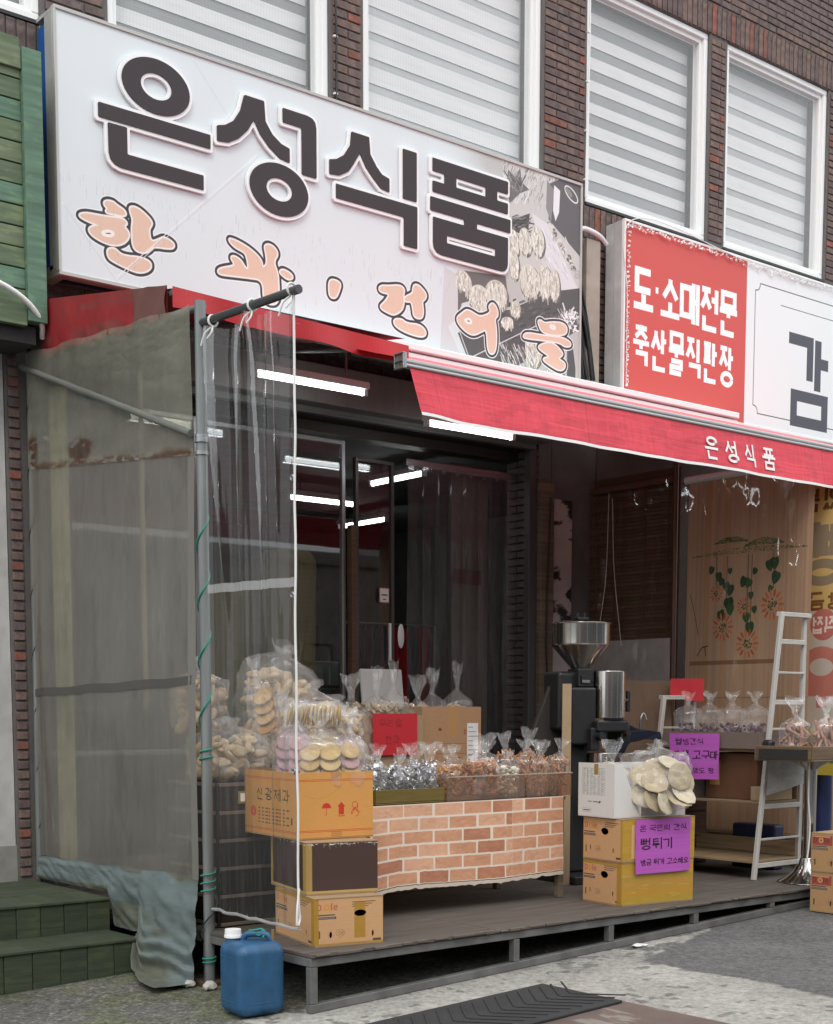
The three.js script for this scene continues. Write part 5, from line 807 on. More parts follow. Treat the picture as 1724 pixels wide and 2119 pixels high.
// big bags of puffed snack behind the carton
const puffMats = [std('brown_puff', { color: lin(.62, .44, .25), roughness: .8, map: T.grain }), std('tan_puff', { color: lin(.70, .52, .31), roughness: .8, map: T.grain })];
function chips(w, h, d, n, s, size, y0 = .03) { const r = seeded(s), out = []; for (let i = 0; i < n; i++) { const a = r() * 6.283, q = Math.sqrt(r()) * .47, yy = y0 + r() * (h - y0), k = size * (.7 + r() * .6); const g = new THREE.SphereGeometry(k, 7, 5).scale(1, .35, .62).toNonIndexed(); g.rotateX(r() * 3).rotateY(r() * 6).rotateZ(r() * 3).translate(Math.cos(a) * q * w, yy, Math.sin(a) * q * d); out.push(g); } return merge(out); }
function puffBag(label, pos, w, h, d, turn, s, o = {}) {
  const g = thing('puffed_snack_bag', label, 'snack bag', pos, turn, 'big clear bags of brown puffed snacks'); const c = part(g, 'puffs', chips(w * .9, h * .72, d * .88, Math.round((o.n ?? 170) * .62), s, (o.size ?? .035) * 1.45), puffMats[s % 2]); c.userData.kind = 'stuff';
  part(g, 'film', film(w, h, d, s, { neck: o.neck ?? .84, fan: .4 }), M.cloudy); if (o.tilt) g.rotation.z = o.tilt; return g;
}
{
  const b = thing('stock_carton', 'brown stock carton under the big snack bags behind the orange carton', 'box', [.95, PY, -1.62]); part(b, 'carton', muv(rbx(.98, .86, .62, .006).translate(0, .431, 0), 1.5), M.card);
  const y = PY + .864;
  puffBag('tall pointed bag of tan puffed snacks rising above the heap behind the clear curtain', [.80, y + .05, -1.55], .54, .70, .36, .3, 21, { n: 260, neck: .93, tilt: -.22, size: .045 });
  puffBag('big bag of brown puffed snacks right of the tall pointed bag', [1.04, y, -1.45], .42, .50, .34, .1, 22, { n: 210, size: .042, neck: .9 });
  puffBag('flat bag of brown puffed snacks in front of the white chair', [1.33, y, -1.66], .54, .42, .38, -.1, 23, { n: 200, size: .04, neck: .92 });
  puffBag('low bag of brown puffed snacks in front of the tall pointed bag', [.76, y - .02, -1.36], .30, .46, .22, .2, 24, { n: 150 });
  puffBag('low round bag of brown puffed snacks beside the red paper notice', [1.22, y, -1.38], .26, .38, .22, 0, 26, { n: 120 });
}
// low dark chest behind the clear curtain, with its own bags
{
  const t = thing('drawer_chest', 'low dark chest with white label plate behind the clear curtain', 'chest', [.33, PY, -1.28]);
  const m = std('dark_chest', { color: lin(.04, .032, .03), roughness: .5, map: T.wood }), e = std('chest_edge', { color: lin(.16, .13, .11), roughness: .5 });
  part(t, 'carcass', rbx(.46, .80, .52, .008).translate(0, .401, 0), m); for (let k = 0; k < 5; k++) part(t, 'drawer', merge([rspan(-.242, -.231, .03 + k * .155, .165 + k * .155, -.245, .245, .003), rspan(-.215, .215, .03 + k * .155, .165 + k * .155, .261, .272, .003)]), m).userData.label = 'dark drawer front';
  for (let k = 0; k < 6; k++) part(t, 'rail', merge([rspan(-.246, -.231, .008 + k * .155, .028 + k * .155, -.25, .25, .002), rspan(-.22, .22, .008 + k * .155, .028 + k * .155, .262, .276, .002)]), e);
  const pl = part(t, 'label_plate', rspan(-.10, .0, .685, .755, .273, .278, .002), std('brass_plate', { color: lin(.40, .33, .12), metalness: .5, roughness: .4 })); part(pl, 'label_card', rspan(-.088, -.012, .697, .743, .2785, .281, .001), M.upvc);
  puffBag('crumpled bag of puffed snacks on the dark chest behind the clear curtain', [.30, PY + .803, -1.22], .42, .34, .44, .2, 31, { n: 170, neck: .9 });
  puffBag('upper bag of puffed snacks leaning on the side curtain behind the clear curtain', [.24, PY + 1.06, -1.42], .30, .44, .30, .2, 32, { n: 110 });
}

// ---------------------------------------------------------------- display table with brick-print paper
{
  const t = thing('display_table', 'low display table fronted with brick-print paper', 'table', [0, PY, 0]);
  const x0 = .90, x1 = 2.50, y = .635;
  part(t, 'table_top', muv(rspan(x0, x1, y, y + .02, -1.35, -.70, .004)), M.post);
  for (const [x, z] of [[x0 + .03, -.745], [x1 - .022, -.735], [x0 + .03, -1.31], [x1 - .03, -1.31]]) part(t, 'leg', muv(rspan(x - .022, x + .022, 0, y - .001, z - .022, z + .022, .004)), M.post);
  const paper = art(2048, 640, (x, w, h) => {
    x.fillStyle = '#e6d8c8'; x.fillRect(0, 0, w, h); const r = seeded(61), cut = w * .715;
    const bricks = (a0, a1, rows, L, off) => { const rh = h / rows; for (let j = 0; j < rows; j++) for (let i = -1; i < 12; i++) { const a = a0 + (i + (j % 2 ? .5 : 0) + off) * L + r() * 8, b = a + L - 15 - r() * 8, p = Math.max(a, a0), q = Math.min(b, a1); if (q - p < 8) continue; const k = r(), base = k < .16 ? [184, 126, 98] : k < .6 ? [206, 152, 120] : [216, 168, 138]; const yy = j * rh + 7 + r() * 3, hh = rh - 14 - r() * 4;
      x.save(); x.beginPath(); x.roundRect(p, yy, q - p, hh, 7); x.clip(); x.fillStyle = `rgb(${base})`; x.fillRect(p, yy, q - p, hh); for (let n = 0; n < 26; n++) { const d = (r() - .5) * 44; x.fillStyle = `rgba(${base.map((c) => c + d | 0)},.35)`; x.beginPath(); x.ellipse(p + r() * (q - p), yy + r() * hh, 10 + r() * 50, 4 + r() * 14, r() - .5, 0, 7); x.fill(); } for (let n = 0; n < 3; n++) { x.strokeStyle = 'rgba(120,66,44,.35)'; x.lineWidth = 1.5; x.beginPath(); const q1 = p + r() * (q - p); x.moveTo(q1, yy + hh * r()); x.lineTo(q1 + 40 * (r() - .5), yy + hh * r()); x.stroke(); } x.restore(); } };
    bricks(0, cut, 6, w * .148, .1); bricks(cut, w, 6, w * .148, .45);
    x.fillStyle = 'rgba(240,225,205,.5)'; x.fillRect(cut - 1.5, 0, 3, h);
  });
  const sk = (u) => .178 + .007 * Math.sin(u * 7 + .2) + .006 * noise3.noise(u * 40, 0, 2) - (u < .12 ? .02 * (1 - u / .12) : 0);
  part(t, 'brick_print_paper', sheet(80, 12, (u, v) => [lerp(x0 + .005, x1 - .03, u), lerp(sk(u), y + .022, v), -.694 + .012 * noise3.noise(u * 6, v * 2, 4) * (1 - v) + .006 * Math.sin(u * 21) * (1 - v)]), std('brick_print', { map: paper, roughness: .75, side: THREE.DoubleSide }));
  part(t, 'torn_hem', sheet(60, 2, (u, v) => { const q = lerp(.0, 1, u); return [lerp(x0 + .005, x1 - .03, q), sk(q) - .004 - v * (.022 + .012 * noise3.noise(u * 30, 3, 1)), -.694 + .012 * noise3.noise(q * 6, 0, 4) + .006 * Math.sin(q * 21) + .003]; }), std('paper_edge', { color: lin(.62, .54, .46), roughness: .9, side: THREE.DoubleSide }));
}
const TY = PY + .657;
{ // tray, baskets and the small bags in them
  const tr = thing('candy_tray', 'yellow edged tray of silver wrapped sweets on the brick-print table', 'tray', [1.225, TY, -.86]);
  const my = std('ochre_tray', { color: lin(.30, .215, .045), roughness: .5, map: T.wood }); part(tr, 'floor', rspan(-.26, .26, .001, .01, -.15, .15), my); part(tr, 'rim', merge([rspan(-.26, .26, .011, .088, .138, .15, .003), rspan(-.26, .26, .011, .088, -.15, -.138, .003), rspan(-.26, -.248, .011, .088, -.137, .137, .003), rspan(.248, .26, .011, .088, -.137, .137, .003)]), my);
  part(tr, 'clear_lip', merge([span(-.255, .255, .089, .125, .142, .145), span(-.256, -.253, .089, .125, -.14, .14)]), M.clear);
  const basket = (label, x, w) => { const b = thing('clear_basket', label, 'basket', [x, TY, -.86]); const m = phys('amber_clear_plastic', { color: lin(.90, .80, .72), transmission: .95, thickness: 0, roughness: .06 }); part(b, 'floor', span(-w / 2, w / 2, .001, .005, -.15, .15), m); part(b, 'wall', merge([span(-w / 2, w / 2, .006, .14, .147, .15), span(-w / 2, w / 2, .006, .14, -.15, -.147), span(-w / 2, -w / 2 + .003, .006, .14, -.146, .146), span(w / 2 - .003, w / 2, .006, .14, -.146, .146)]), m); part(b, 'rim', merge([rspan(-w / 2 - .004, w / 2 + .004, .141, .150, .145, .158, .003), rspan(-w / 2 - .004, w / 2 + .004, .141, .150, -.158, -.145, .003)]), phys('basket_rim', { color: lin(.5, .42, .36), transmission: .4, roughness: .3, thickness: 0 })); return b; };
  basket('wide clear basket of orange cookies on the brick-print table', 1.825, .64); basket('small clear basket of brown stick snacks at the right end of the table', 2.36, .40);
  const foil = phys('silver_wrapper', { color: lin(.60, .60, .62), metalness: .85, roughness: .28 }), wine = std('wine_wrapper', { color: lin(.10, .02, .03), roughness: .4 });
  const cookie = std('orange_cookie', { color: lin(.55, .22, .06), roughness: .7, map: T.grain }), cookie2 = std('amber_cookie', { color: lin(.58, .28, .09), roughness: .7, map: T.grain }), pale = std('white_rice_snack', { color: lin(.66, .62, .52), roughness: .8 }), stick = std('brown_stick', { color: lin(.48, .22, .09), roughness: .7, map: T.grain }), pinkStick = std('pink_brown_stick', { color: lin(.46, .24, .16), roughness: .7, map: T.grain });
  const sweets = (w, h, d, n, s, sz) => { const r = seeded(s), out = []; for (let i = 0; i < n; i++) { const a = r() * 6.28, q = Math.sqrt(r()) * .44, g = crumple(new THREE.BoxGeometry(sz, sz * .6, sz * .8, 3, 2, 2), sz * .25, 60, i).toNonIndexed(); g.computeVertexNormals(); const tw = new THREE.ConeGeometry(sz * .35, sz * .6, 5, 1, true).rotateZ(1.57).translate(sz * .75, 0, 0).toNonIndexed(); for (const k of [g, tw]) out.push(k.rotateX(0)); const e = new THREE.Euler(r() * 3, r() * 6, r() * 3), m = new THREE.Matrix4().compose(V(Math.cos(a) * q * w, .02 + r() * h, Math.sin(a) * q * d), new THREE.Quaternion().setFromEuler(e), V(1, 1, 1)); g.applyMatrix4(m); tw.applyMatrix4(m); } return merge(out); };
  const sticks = (w, h, d, n, s, r0, len) => { const r = seeded(s), out = []; for (let i = 0; i < n; i++) { const a = r() * 6.28, q = Math.sqrt(r()) * .4; out.push(new THREE.CylinderGeometry(r0, r0, len * (.7 + .5 * r()), 6).rotateZ((r() - .5) * 2.4).rotateY(r() * 6).translate(Math.cos(a) * q * w, .03 + r() * h, Math.sin(a) * q * d)); } return merge(out); };
  globalThis.__k = { foil, wine, pinkStick, sweets, sticks };
  const bag = (label, x, z, w, h, geo, m, s, group, y = TY + .013) => { const g = thing('small_snack_bag', label, 'snack bag', [x, y, z], FACE + rr(-.2, .2), group); part(g, 'contents', geo, m).userData.kind = 'stuff'; part(g, 'film', film(w, h, w * .85, s, { neck: rr(.66, .80), fan: rr(.4, .75) }), M.film); g.rotation.z = rr(-.13, .13); g.rotation.x = rr(-.1, .1); g.scale.set(rr(.9, 1.12), rr(.86, 1.1), rr(.9, 1.1)); return g; };
  const where = ['leftmost', 'second', 'third', 'fourth', 'fifth', 'sixth', 'seventh', 'eighth'];
  for (let k = 0; k < 8; k++) { const row = k % 2, i = k >> 1; bag(`silver sweets bag, ${where[i]} from left, ${row ? 'back' : 'front'} row of yellow edged tray`, 1.035 + i * .127 + row * .012, row ? -.935 : -.80, .135, .31 + .05 * (k === 5) + rr(-.015, .02), sweets(.125, .20, .11, 40, 700 + k, .032), k % 3 === 2 ? foil : foil, 40 + k, 'bags of silver wrapped sweets'); }
  for (let k = 0; k < 8; k++) { const row = k % 2, i = k >> 1, white = i === 3; bag(white ? `bag of white rice snacks in the ${row ? 'back' : 'front'} right corner of the wide basket` : `orange cookie bag, ${where[i]} from left, ${row ? 'back' : 'front'} row of wide basket`, 1.60 + i * .15, row ? -.94 : -.79, .16, .345 + rr(-.02, .03), chips(.15, .215, .13, 90, 800 + k, .022), white ? pale : k % 3 ? cookie : cookie2, 60 + k, 'bags in the wide clear basket', TY + .007); }
  for (let k = 0; k < 6; k++) { const row = k % 2, i = k >> 1; bag(`brown stick snack bag, ${where[i]} from left, ${row ? 'back' : 'front'} row of small basket`, 2.225 + i * .13, row ? -.935 : -.795, .14, .38 + rr(-.015, .015), sticks(.13, .22, .11, 90, 900 + k, .006, .085), stick, 80 + k, 'bags of brown stick snacks', TY + .007); }
}
// cardboard boxes with bagged snacks behind the table
{
  const b = thing('stock_carton', 'large brown carton hidden behind the brick-print table', 'box', [2.05, PY, -1.80]); part(b, 'carton', muv(rbx(1.02, .60, .5, .006).translate(0, .301, 0), 1.5), M.card);
  const front = cardMat('brown_print', art(512, 480, (x, w, h) => { cardBase(x, w, h, '#a27d5c', 21); x.fillStyle = x.strokeStyle = '#7d3a2c'; x.beginPath(); x.arc(w * .30, h * .26, 16, Math.PI, 0); x.fill(); x.font = 'bold 34px sans-serif'; x.fillText('II', w * .70, h * .30); x.lineWidth = 2; x.strokeStyle = x.fillStyle = '#6d4c36'; for (let k = 0; k < 4; k++) x.strokeRect(w * .25, h * (.40 + k * .11), w * .48, h * .11); x.strokeRect(w * .25, h * .40, w * .13, h * .44); for (let k = 0; k < 4; k++) x.fillRect(w * .42, h * (.44 + k * .11), w * .22, 6); x.fillStyle = 'rgba(176,128,66,.55)'; x.fillRect(w * .45, 0, w * .14, h * .32); x.fillStyle = '#d6d2d4'; x.fillRect(w * .76, h * .18, w * .19, h * .42); x.fillStyle = '#777'; for (let k = 0; k < 7; k++) x.fillRect(w * .78, h * (.22 + k * .05), w * (.08 + .05 * (k % 3)), 4); }));
  carton('printed_carton', 'brown printed carton with white label holding tied snack bags', [2.04, -1.585], PY + .605, .52, .40, .62, -.02, { open: true, front });
  carton('plain_carton', 'plain brown carton with the red paper notice on its front', [1.50, -1.57], PY + .605, .53, .40, .565, -.02, { open: true });
  const n = thing('red_notice', 'red paper notice on the brown carton behind the silver sweets', 'notice', [1.78, 1.345, -1.545]);
  part(n, 'paper', new THREE.BoxGeometry(.37, .27, .002), std('red_notice_paper', { roughness: .7, map: art(320, 240, (x, w, h) => { x.fillStyle = '#b81f2a'; x.fillRect(0, 0, w, h); x.strokeStyle = '#8a141c'; write(x, '우리쌀', 46, 34, 48, 46, 5, { jit: .15, cap: 'round' }); write(x, '한과', 90, 130, 46, 46, 5, { jit: .15, cap: 'round' }); }) }));
  const tie = std('pale_snack', { color: lin(.5, .38, .24), roughness: .8, map: T.grain });
  const tl = ['leftmost', 'second from left', 'third from left', 'fourth from left', 'fifth from left', 'rightmost'];
  for (let k = 0; k < 6; k++) { const g = thing('tied_snack_bag', `${tl[k]} tied clear bag standing in the brown cartons behind the table`, 'snack bag', [1.60 + k * .175, PY + .605 + .30, -1.78 + .05 * (k % 2)], FACE + k, 'tied clear bags in the brown cartons'); part(g, 'contents', chips(.19, .33, .18, 100, 1000 + k, .028), tie).userData.kind = 'stuff'; part(g, 'film', film(.21, .52 + .05 * (k % 3), .2, 100 + k, { neck: .72, fan: .5 }), M.film); }
}

// ---------------------------------------------------------------- cartons, white box and crackers in the middle
const purple = (lines) => std('purple_sign_paper', { roughness: .65, map: art(400, 420, (x, w, h) => { x.fillStyle = '#b155b4'; x.fillRect(0, 0, w, h); const r = seeded(lines.length); for (let i = 0; i < 40; i++) { x.fillStyle = 'rgba(255,255,255,' + r() * .04 + ')'; x.fillRect(0, r() * h, w, 1 + r() * 6); } x.strokeStyle = '#241026'; for (const [s, a, b, sx, sy, lw] of lines) write(x, s, a, b, sx, sy, lw, { jit: .09, cap: 'round', join: 'round', slant: -.04, gap: .12 }); }) });
{
  const tapeFront = (s, patch) => cardMat('taped_carton_' + s, art(700, 340, (x, w, h) => { cardBase(x, w, h, '#b5933f', s); const r = seeded(s * 3); for (let i = 0; i < 9; i++) { x.fillStyle = `rgba(${170 + r() * 24 | 0},${130 + r() * 20 | 0},${46 + r() * 24 | 0},.55)`; x.fillRect(0, i * h / 9, w, h / 9 - 1); } for (let i = 0; i < 60; i++) { x.strokeStyle = r() < .5 ? 'rgba(240,214,140,.55)' : 'rgba(110,78,20,.35)'; x.lineWidth = 1 + r() * 1.6; const a = r() * w, b = r() * h; x.beginPath(); x.moveTo(a, b); x.lineTo(a + 20 + r() * 90, b + (r() - .5) * 10); x.stroke(); } if (patch) { x.fillStyle = '#d7b183'; x.fillRect(w * .13, h * .12, w * .10, h * .8); x.fillRect(w * .84, h * .1, w * .07, h * .82); x.fillStyle = '#4c3520'; x.beginPath(); x.ellipse(w * .875, h * .62, 7, 16, 0, 0, 7); x.fill(); } }), .35);
  const holes = [[.02, .185, .036, .022], [-.115, .075, .006, .018], [.10, .07, .006, .018]];
  const th = -.115, g1 = carton('fruit_carton', 'lower fruit carton wrapped in brown tape under the purple sign', [2.453, -.175], PY, .60, .365, .263, th, { leftHoles: holes, left: cardMat('fruit_print_a', bananaArt(480, 340, { s: 6, tape: [[.88, 0, .12, 1], [0, 0, 1, .07]] })), front: tapeFront(31, false) });
  carton('fruit_carton', 'upper fruit carton wrapped in brown tape behind the purple sign', [2.450, -.172], PY + .270, .605, .367, .262, th, { leftHoles: holes, left: cardMat('fruit_print_b', bananaArt(480, 340, { s: 7, tape: [[.96, 0, .04, 1]] })), front: tapeFront(37, true) });
  const s = thing('purple_sign', 'bright purple handwritten paper sign on the taped cartons', 'sign', [2.772, .664, -.120], th); part(s, 'paper', crumple(new THREE.BoxGeometry(.455, .335, .0015, 10, 10, 1), .003, 9, 2), purple([['온 국민의 간식', 26, 48, 46, 44, 6], ['뻥튀기', 36, 150, 74, 84, 10], ['방금 튀겨 고소해요', 36, 312, 36, 44, 6]]));
  // white box with sloping side flaps, open to the right
  const w = thing('white_box', 'white open box with slanted sides holding big rice crackers', 'box', [2.455 + .29, PY + .539, -.36], th);
  const print = std('white_box_print', { roughness: .6, map: art(420, 420, (x, W, H) => { x.fillStyle = '#d9d7d4'; x.fillRect(0, 0, W, H); const r = seeded(71); x.strokeStyle = 'rgba(70,72,78,.8)'; x.lineWidth = 1.6; x.strokeRect(W * .12, H * .10, W * .62, H * .5); for (let k = 0; k < 11; k++) { x.beginPath(); x.moveTo(W * .12, H * (.1 + k * .0455)); x.lineTo(W * .74, H * (.1 + k * .0455)); x.stroke(); for (let j = 0; j < 6; j++) { x.fillStyle = 'rgba(70,72,78,.55)'; x.fillRect(W * (.14 + j * .1), H * (.115 + k * .0455), W * (.03 + .05 * r()), 5); } } for (const a of [.25, .42, .6]) { x.beginPath(); x.moveTo(W * a, H * .1); x.lineTo(W * a, H * .6); x.stroke(); } x.fillStyle = '#d9d7d4'; x.fillRect(W * .42, H * .0, W * .15, H * .24); x.fillStyle = '#9d7d3d'; x.fillRect(W * .44, H * .02, W * .12, H * .2); x.fillStyle = '#4a4b50'; x.fillRect(W * .28, H * .72, W * .1, 6); x.fillRect(W * .42, H * .72, W * .14, 7); x.beginPath(); x.ellipse(W * .6, H * .73, 16, 8, -.5, 0, 7); x.fill(); x.strokeRect(W * .12, H * .86, W * .25, H * .07); x.fillRect(W * .15, H * .885, W * .19, 8); }) });
  const wb = std('white_board', { color: lin(.66, .65, .63), roughness: .6 });
  part(w, 'floor', span(-.295, .295, .002, .008, -.17, .17), wb); part(w, 'back_panel', span(-.295, .295, .009, .33, -.17, -.164), wb);
  const lp = part(w, 'left_panel', new THREE.PlaneGeometry(.34, .33).rotateY(-Math.PI / 2).translate(-.2962, .172, 0), print); part(lp, 'board', span(-.2955, -.29, .009, .335, -.17, .17), wb);
  const flap = (x, z0, z1, m) => { const sh = new THREE.Shape([[0, 0], [z0, 0], [z1, .325], [0, .325]].map((p) => new THREE.Vector2(...p))); return new THREE.ExtrudeGeometry(sh, { depth: .006, bevelEnabled: false }).translate(x, .009, .164); };
  part(w, 'front_flap', flap(-.29, .215, .055), wb); part(w, 'front_flap', new THREE.ExtrudeGeometry(new THREE.Shape([[0, 0], [-.075, 0], [-.02, .325], [0, .325]].map((p) => new THREE.Vector2(...p))), { depth: .006, bevelEnabled: false }).translate(.29, .009, .164), wb);
  part(w, 'low_front', span(-.07, .21, .009, .12, .164, .17), std('grey_board', { color: lin(.40, .385, .365), roughness: .7 }));
  part(w, 'right_panel', span(.29, .2955, .009, .33, -.17, .17), wb);
  // bag of big round rice crackers bulging from the box
  const big = crumple(lens(.086, .008), .010, 22, 4), rice = [std('rice_cracker', { color: lin(.56, .46, .31), roughness: .8, map: T.grain, bumpMap: T.fine, bumpScale: .004 }), std('rice_cracker_cream', { color: lin(.70, .62, .46), roughness: .8, map: T.grain, bumpMap: T.fine, bumpScale: .004 })];
  const b = thing('rice_cracker_bag', 'clear bag of big white rice crackers bulging over the white box', 'snack bag', [2.80, PY + .539 + .02, -.235], FACE + .25);
  [[-.115, .245, .10, .75, .25], [-.085, .225, .13, .8, .2], [-.06, .205, .16, .85, .15], [.0, .085, .19, 1.3, -.55], [-.06, .10, .165, 1.2, -.3], [-.115, .125, .13, 1.3, .2], [.10, .235, .17, 1.4, -.1], [.125, .245, .13, 1.3, -.3], [.15, .21, .11, 1.1, -.2], [.13, .13, .17, .75, -.25], [.10, .105, .175, .65, -.1], [.03, .17, .06, 1.1, 0], [-.01, .29, .05, .6, .2], [.09, .315, .06, .5, -.2]].forEach(([x, y, z, rx, rz], k) => part(b, 'rice_cracker', big, rice[k % 2], [x, y, z], [rx, 0, rz]));
  part(b, 'film', crumple(film(.42, .42, .34, 5, { neck: .94, fan: .3 }).translate(.0, .02, .02), .02, 12, 3), M.film);
  const c = thing('rice_cracker_bag', 'small tied clear bag standing behind the white box print', 'snack bag', [2.60, PY + .539 + .01, -.40], FACE); for (let k = 0; k < 4; k++) part(c, 'rice_cracker', big, rice[k % 2], [0, .20 + k * .03, 0], [.4, k, .1]); part(c, 'film', film(.24, .46, .22, 9, { neck: .74 }), M.film);
}

// ---------------------------------------------------------------- popping machine
{
  const t = thing('popping_machine', 'black popping machine with stainless hopper and cylinder behind the white box', 'machine', [3.30, PY, -1.30], -.1);
  const lathe = (pts, n = 36) => new THREE.LatheGeometry(pts.map(([r, y]) => new THREE.Vector2(r, y)), n);
  const hop = part(t, 'hopper', lathe([[.052, 1.48], [.058, 1.485], [.198, 1.645], [.202, 1.66], [.203, 1.795], [.212, 1.80], [.212, 1.806], [.197, 1.806], [.196, 1.66], [.05, 1.50]]), M.steel, [-.05, 0, 0]);
  part(hop, 'lid_knob', merge([rbx(.10, .025, .06, .008, 2).translate(0, 1.835, 0), new THREE.CylinderGeometry(.012, .012, .03, 10).translate(-.03, 1.86, 0), new THREE.CylinderGeometry(.012, .012, .03, 10).translate(.03, 1.86, 0), rbx(.34, .012, .02, .004).translate(0, 1.815, 0)]), M.black);
  part(t, 'neck', merge([rspan(-.12, .02, 1.36, 1.49, -.06, .07, .012, 2), rspan(-.105, .005, 1.40, 1.44, .072, .08, .003)]), M.black);
  const slot = part(t, 'gear_housing', merge([rspan(-.26, .05, 1.06, 1.47, -.16, .03, .03, 3), rspan(-.20, .02, .96, 1.36, .031, .10, .02, 2)]), M.black);
  part(slot, 'name_plate', rspan(-.1, -.03, 1.39, 1.41, .0805, .084, .002), M.alu);
  part(t, 'steel_cylinder', lathe([[.0, 1.145], [.118, 1.145], [.124, 1.15], [.125, 1.47], [.12, 1.478], [.0, 1.478]]), M.steel, [.155, 0, .06]);
  part(t, 'side_grip', merge([rod(V(.28, 1.26, .06), V(.34, 1.27, .06), .018), rspan(.33, .36, 1.19, 1.34, .045, .075, .008)]), M.black);
  part(t, 'mould_block', merge([rspan(-.02, .27, 1.05, 1.13, -.06, .16, .015, 2), rspan(-.06, .02, .92, 1.08, -.02, .14, .012, 2), rspan(.22, .30, .97, 1.10, -.02, .14, .012, 2), rod(V(.0, 1.02, .13), V(.0, 1.02, .19), .03), rod(V(.25, 1.04, .13), V(.25, 1.04, .18), .024)]), M.black);
  part(t, 'steel_chute', lathe([[.0, .62], [.128, .62], [.130, .64], [.122, .90], [.115, .905], [.0, .905]]), M.steel, [.13, 0, .06]);
  part(t, 'column', merge([rspan(-.16, .02, .06, 1.06, -.14, .02, .02, 2), rspan(-.02, .28, .40, .61, -.12, .16, .02, 2)]), M.black);
  part(t, 'base', rspan(-.28, .34, .0, .06, -.24, .24, .01, 2), M.black);
  const plate = new THREE.Shape([[-.44, .95], [-.20, 1.46], [-.14, 1.47], [-.14, .9], [-.42, .82]].map((p) => new THREE.Vector2(...p)));
  part(t, 'side_guard', new THREE.ExtrudeGeometry(plate, { depth: .02, bevelEnabled: true, bevelSize: .006, bevelThickness: .006, bevelSegments: 2 }).translate(-.02, -.02, -.10), std('brown_black_guard', { color: lin(.045, .038, .034), roughness: .6, map: T.grain }));
  part(t, 'bolt', new THREE.SphereGeometry(.016, 12, 8).translate(-.20, 1.395, -.05), M.alu);
  const p = thing('cardboard_tube', 'tall tan cardboard strip standing in front of the popping machine', 'cardboard', [2.98, PY, -1.17], FACE); part(p, 'strip', muv(rbx(.062, 1.38, .03, .003).translate(0, .69, 0), 1.4), M.cardPale);
}
{ // brown board, navy cloth behind the machine
  const b = thing('cardboard_sheet', 'large brown cardboard sheet standing behind the popping machine', 'cardboard', [4.12, PY, -1.72], -.25); part(b, 'board', muv(rbx(.98, 1.42, .03, .004).rotateX(-.06).translate(0, .72, 0), 1.1), std('brown_board', { color: lin(.20, .125, .08), roughness: .8, map: T.card }));
  const c = thing('navy_cloth', 'navy cloth with flared ends hanging beside the popping machine', 'cloth', [3.93, 1.36, -1.46], -.3);
  const sh = new THREE.Shape(); sh.moveTo(-.22, .0); sh.lineTo(-.19, .17); sh.quadraticCurveTo(-.12, .14, .0, .03); sh.quadraticCurveTo(.12, -.02, .27, -.02); sh.lineTo(.28, -.07); sh.quadraticCurveTo(.15, -.06, .02, -.09); sh.quadraticCurveTo(-.03, -.12, -.06, -.21); sh.quadraticCurveTo(-.14, -.25, -.21, -.24); sh.quadraticCurveTo(-.17, -.1, -.22, 0);
  part(c, 'cloth', crumple(new THREE.ExtrudeGeometry(sh, { depth: .012, bevelEnabled: true, bevelSize: .004, bevelThickness: .004, bevelSegments: 1, steps: 2, curveSegments: 10 }), .012, 9), std('navy_fabric', { color: lin(.010, .014, .032), roughness: .95, map: T.cloth }));
  part(c, 'hook', tube([[.1, .0, .0], [.1, .08, .01], [.13, .12, .0], [.15, .07, .01]], .008, 16, 6), M.alu);
}

